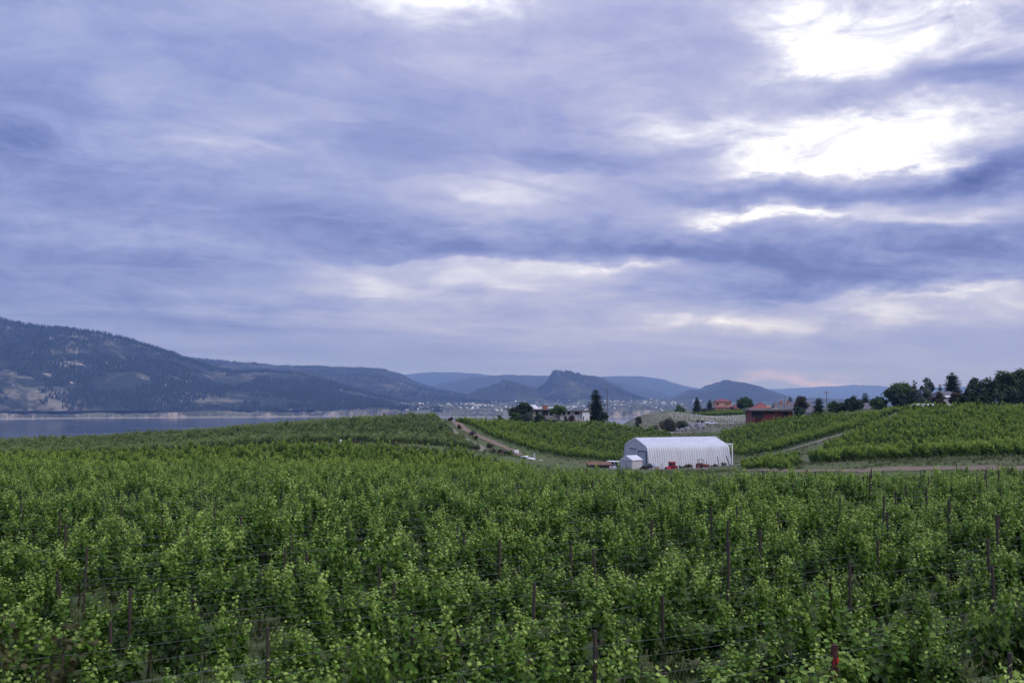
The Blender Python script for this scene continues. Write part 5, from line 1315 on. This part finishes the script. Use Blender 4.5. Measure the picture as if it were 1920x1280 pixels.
# barn and track side
decid('bush', 'olive bush at the foot of the barn side wall', 1355, 865, 878, 13, 225, 'green', 'bush', 60, .26, lift=0)
decid('bush', 'low weeds at the right foot of the barn', 1338, 870, 878, 14, 224, 'brown', 'bush', 61, .24, lift=0)
decid('bush', 'weedy green bush between the two tractors', 1290, 870, 879, 18, 222, 'brown', 'bush', 62, .24, lift=0)
decid('bush', 'dark weeds between the tractors beside the sacks', 1275, 871, 880, 12, 221, 'green', 'bush', 63, .24, lift=0)
decid('bush', 'low weeds right of the pale shed', 1206, 873, 881, 14, 214, 'brown', 'bush', 64, .24, lift=0)
decid('broom_bush', 'yellow flowering bush by the dirt track', 982, 850, 858, 15, 226, 'yellow', 'bush', 65, .24, lift=0)
decid('brush_pile', 'dead brown brush pile at the bottom of the pale track', 940, 843, 857, 26, 209, 'plum', 'brush pile', 66, .3, lift=0, loose=.5)
decid('brush_pile', 'grey brush left of the brown brush pile', 915, 844, 856, 24, 208, 'grey', 'brush pile', 67, .3, lift=0, loose=.5)
decid('brush_pile', 'green bush right of the brown brush pile', 955, 844, 856, 16, 212, 'green', 'bush', 68, .28, lift=0)
decid('bush', 'blue-grey bush on the bare strip below the left hill', 862, 839, 850, 14, 199, 'grey', 'bush', 69, .28, lift=0)
for k, (px, Y, w_) in enumerate(((846, 276, 12), (861, 258, 7), (887, 247, 14), (893, 240, 8), (918, 229, 13), (926, 221, 9))):
    decid('verge_bush', 'dark verge bush between the two tracks, %s from the hilltop' % ['first', 'second', 'third', 'fourth', 'fifth', 'sixth'][k], px, 750 + (CZ - hz1(gx(px, Y), Y) - 1.0) * F / Y, 0, w_, Y, ['dark', 'brown', 'plum'][k % 3], 'bush', 70 + k, .26, lift=0, group='bushes between the tracks')
for k, (px, Y, w_) in enumerate(((600, 196, 16), (672, 195, 22), (740, 194, 18), (800, 196, 16))):
    decid('dry_bush', 'dry bush on the bare strip below the left hill, %s from the left' % ['first', 'second', 'third', 'fourth'][k], px, 750 + (CZ - hz1(gx(px, Y), Y) - .8) * F / Y, 0, w_, Y, ['brown', 'plum', 'brown', 'green'][k], 'bush', 80 + k, .26, lift=0, group='dry bushes on the bare strip')
# the tall shrub close to the camera at the lower left
def near_shrub():
    r = np.random.default_rng(90); x, y = -2.36, 4.7; zg = hz1(x, y); zt = at(30, 1140, y).z; hh = zt - zg
    t = thing('tall_shrub', 'blurred brownish shrub top close by in the lower left corner', 'shrub', (x, y, zg)); wood = Acc(); lf = Acc()
    P = []; T = []
    for k in range(16):
        a = r.uniform(0, 6.3); L = hh * r.uniform(.86, 1.0); q = np.array([math.cos(a), math.sin(a), 0]) * r.uniform(.05, .30)
        wood.add(*tube([(r.normal(0, .05), r.normal(0, .05), -.2), q * .5 + np.array([0, 0, L * .6]), q + np.array([0, 0, L])], [.022, .014, .005], 5))
        for i in range(420):
            u = 1 - .5 * r.random() ** 1.6; c = (q * .5 * (u / .6) if u < .6 else q * (.5 + .5 * (u - .6) / .4)) + np.array([0, 0, L * u]); P.append(c + r.normal(0, .05, 3)); T.append(np.clip(.3 + .4 * u + r.normal(0, .18), 0, 1))
    P = np.array(P); V, Fc, kk = leaves(P, r.normal(0, .6, P.shape) + np.array([0, 0, .6]), r.normal(0, 1, P.shape), r.uniform(.018, .038, len(P)), BLOB_V, BLOB_F); lf.add(V, Fc, 0, np.repeat(T, kk))
    link('stem', wood.mesh('stem', [MAT['trunk']]), t); link('foliage', lf.mesh('foliage', [TREE['olive']]), t, kind='stuff')
near_shrub()

# ------------------------------------------------------------------ rocks behind the barn
r9 = np.random.default_rng(12)
rock_lab = ['largest', 'second', 'third', 'fourth', 'fifth', 'sixth', 'seventh', 'eighth', 'ninth', 'tenth', 'eleventh', 'twelfth', 'thirteenth', 'fourteenth', 'fifteenth', 'sixteenth', 'seventeenth', 'eighteenth', 'nineteenth', 'twentieth', 'twenty-first', 'twenty-second', 'twenty-third', 'twenty-fourth', 'twenty-fifth', 'twenty-sixth']
pos = sorted([(r9.uniform(1262, 1322), r9.uniform(392, 432)) for _ in range(26)])
for k, (px, Y) in enumerate(pos):
    s = r9.uniform(1.0, 2.6); lump('boulder', 'grey boulder, %s from the left in the rock heap behind the barn' % rock_lab[k].replace('largest', 'first'), 'boulder', px, 0, Y, s * 1.3, s * .7, s, 'rock', 300 + k, 'boulders behind the barn')
pos = sorted([(r9.uniform(1236, 1268), r9.uniform(372, 388)) for _ in range(8)])
for k, (px, Y) in enumerate(pos):
    s = r9.uniform(1.0, 2.2); lump('boulder', 'pale flat boulder, %s from the left above the barn ridge' % rock_lab[k].replace('largest', 'first'), 'boulder', px, 0, Y, s * 1.8, s * .45, s, 'pale_rock', 340 + k, 'pale boulders above the barn ridge')

# ------------------------------------------------------------------ young vines in white tubes on the far slope
m = MB(); m.loft([(.075 * math.cos(j * 1.05), .075 * math.sin(j * 1.05), -.1) for j in range(6)], [(.065 * math.cos(j * 1.05), .065 * math.sin(j * 1.05), .55) for j in range(6)])
PT = protos('grow_tube', [mesh_np('grow_tube', m.V, m.F, MAT['white_paint'])])
xy, ri, s = row_points(mp([(1262, 455), (1240, 515), (1300, 535), (1405, 528), (1408, 430), (1350, 420), (1340, 452)]), 30, 3.0, 2.6, RNG, jit=.7)
n = len(xy); rr = RNG.normal(0, .06, (n, 3)); scatter('young_vine_tubes', np.c_[xy, H(xy[:, 0], xy[:, 1])], rr, RNG.uniform(.8, 1.2, n), 1, PT, 'young vines in rows of white tubes on the far slope', 'young vines')

# ------------------------------------------------------------------ grass on open ground
def tuft(seed, n=16, h=.45, spread=.35):
    r = np.random.default_rng(seed); V = []; Fc = []; T = []
    for i in range(n):
        a = r.uniform(0, 6.3); b = np.array([r.normal(0, spread * .5), r.normal(0, spread * .5), -.03]); d = np.array([math.cos(a), math.sin(a), 0]); L = h * r.uniform(.5, 1.2); w_ = .022
        s = np.array([-d[1], d[0], 0]) * w_; k = len(V)
        V += [b - s, b + s, b + d * L * .25 + s * .7 + np.array([0, 0, L * .6]), b + d * L * .25 - s * .7 + np.array([0, 0, L * .6]), b + d * L * .6 + np.array([0, 0, L])]
        Fc += [(k, k + 1, k + 2), (k, k + 2, k + 3), (k + 3, k + 2, k + 4)]; T += [np.clip(r.normal(.5, .2), 0, 1)] * 5
    return mesh_np('grass_tuft', np.array(V), np.array(Fc), M_grass, attrs={'tint': np.array(T)})
M_grass = foliage('grass_blade', (.04, .058, .02), (.09, .125, .04), (.20, .20, .09), .2, .8, .1)
PG = protos('grass_tuft', [tuft(s) for s in range(500, 505)])
n = 46000
px = RNG.uniform(250, 2000, n); Yv = 102 + (470 - 102) * RNG.random(n) ** .9
x = (px - 960) / F * Yv
k = fbm(x / 6, Yv / 6, 3) > .40
for q, wv in TRACKS:                                          # little grass on the tracks themselves
    d2 = np.full(len(x), 1e9)
    for (a, b), ww in zip(q[::3], wv[::3]): d2 = np.minimum(d2, np.hypot(x - a, Yv - b) / (ww * .42))
    k &= (d2 > 1) | (RNG.random(len(x)) < .12)
pxg = 960 + x / Yv * F
k &= ~((pxg > 985) & (pxg < 1425) & (Yv > 180) & (Yv < 232) & (RNG.random(len(x)) < .88))   # the farm yard is trodden bare
x, Yv = x[k], Yv[k]; n = len(x)
rr = np.zeros((n, 3)); rr[:, 2] = RNG.uniform(0, 6.3, n)
scatter('wild_grass', np.c_[x, Yv, H(x, Yv)], rr, RNG.uniform(.5, 1.15, n), 5, PG, 'wild grass on the banks and verges around the vineyards', 'grass')
n = 9000                                                       # between the near rows
px = RNG.uniform(-60, 1980, n); Yv = 12 + 48 * RNG.random(n) ** .8; x = (px - 960) / F * Yv
rr = np.zeros((n, 3)); rr[:, 2] = RNG.uniform(0, 6.3, n)
scatter('row_grass', np.c_[x, Yv, H(x, Yv)], rr, RNG.uniform(.35, .8, n), 5, PG, 'thin grass on the soil between the near vine rows', 'grass')

# ------------------------------------------------------------------ far forest and town
def cone_tree(seed):
    r = np.random.default_rng(seed); V = []; Fc = []
    for z0, z1, q in ((.05, .55, .19), (.3, .8, .145), (.58, 1.0, .09)):
        k = len(V); a0 = r.uniform(0, 1)
        for j in range(6): V.append((q * r.uniform(.75, 1.2) * math.cos(a0 + j * 1.047), q * r.uniform(.75, 1.2) * math.sin(a0 + j * 1.047), z0 + r.normal(0, .02)))
        V.append((0, 0, z1)); Fc += [(k + j, k + (j + 1) % 6, k + 6) for j in range(6)]
    return mesh_np('far_conifer', np.array(V), np.array(Fc), M_fartree)
M_fartree = plain('far_forest', (.020, .030, .020), .95, .3, .01, spec=.1)
PF = protos('far_tree', [cone_tree(s) for s in range(600, 604)])
def forest(name, Xg, Yg, Zg, n, rows, label, hmin, hmax, thr, sc, ridge=0):
    nr, nc = Xg.shape; i = RNG.uniform(rows[0], rows[1], n); j = RNG.uniform(0, nc - 1.001, n)
    if ridge: i[:ridge] = rows[1] - RNG.uniform(0, 3, ridge)
    i0 = i.astype(int); j0 = j.astype(int); fi = i - i0; fj = j - j0
    bl = lambda A: A[i0, j0] * (1 - fi) * (1 - fj) + A[i0 + 1, j0] * fi * (1 - fj) + A[i0, j0 + 1] * (1 - fi) * fj + A[i0 + 1, j0 + 1] * fi * fj
    P = np.c_[bl(Xg), bl(Yg), bl(Zg)]
    k = (fbm(P[:, 0] / sc, P[:, 1] / sc + P[:, 2] / sc, 4, .6) > thr) | (np.arange(n) < ridge); P = P[k & (P[:, 2] > 4)]; n = len(P)
    rr = np.zeros((n, 3)); rr[:, 2] = RNG.uniform(0, 6, n); h = RNG.uniform(hmin, hmax, n)
    scatter(name, P - np.array([0, 0, 1.0]), rr, np.stack([h * 1.15, h * 1.15, h], -1), 4, PF, label, 'forest')
forest('mountain_forest', *L1, 30000, (0, 69), 'conifer forest covering the dark mountain across the lake', 14, 24, .44, 260, 2600)
forest('mountain_forest', *L2, 9000, (0, 45), 'forest on the long blue ridge behind the dark mountain', 14, 22, .46, 420, 1500)
forest('mountain_forest', *L5, 5000, (0, 45), 'trees on the craggy peak beyond the town', 12, 20, .5, 380, 300)
forest('shore_trees', SHORE_X, SHORE_Y, SHORE_Z, 9000, (6, 34), 'scattered trees on the far shore bench above the clay cliffs', 7, 14, .5, 160)
def town():
    r = np.random.default_rng(44); m = MB(); k_ = 0
    nr, nc = SHORE_X.shape
    for i in range(700):
        px = r.normal(1060, 170) if r.random() < .7 else r.uniform(250, 1400)
        row = int(np.clip(r.integers(9, 30), 0, nr - 1)); j = int((px + 700) / 3000 * (nc - 1))
        if j < 0 or j >= nc: continue
        x, y, z = SHORE_X[row, j] + r.normal(0, 20), SHORE_Y[row, j] + r.normal(0, 25), SHORE_Z[row, j]
        if vnoise(np.array([x / 300]), np.array([y / 300]))[0] < .42: continue
        w_, d, h = r.uniform(7, 15), r.uniform(7, 10), r.uniform(4, 7)
        if r.random() < .03: w_ *= 3.5
        c = int(r.choice([0, 1, 2, 2, 2])); T = Matrix.Translation((x, y, z - 1)) @ Matrix.Rotation(r.uniform(0, 3), 4, 'Z')
        m.box(-w_ / 2, w_ / 2, -d / 2, d / 2, -3, h, c, T)
        A = [(-w_ / 2 - .4, -d / 2 - .4, h), (w_ / 2 + .4, -d / 2 - .4, h), (w_ / 2 + .4, d / 2 + .4, h), (-w_ / 2 - .4, d / 2 + .4, h)]; q = [(-w_ / 2, 0, h + 2.4), (w_ / 2, 0, h + 2.4)]
        A = [tuple(T @ Vector(p)) for p in A]; q = [tuple(T @ Vector(p)) for p in q]; rc = int(r.choice([0, 3, 3]))
        m.poly([A[0], A[1], q[1], q[0]], rc); m.poly([A[2], A[3], q[0], q[1]], rc); m.poly([A[1], A[2], q[1]], c); m.poly([A[3], A[0], q[0]], c)
    m.build('far_town', [MAT['white_paint'], MAT['cream'], MAT['grey_wall'], MAT['grey_roof']], kind='stuff', label='scattered pale houses of the town across the lake', cat='town')
town()
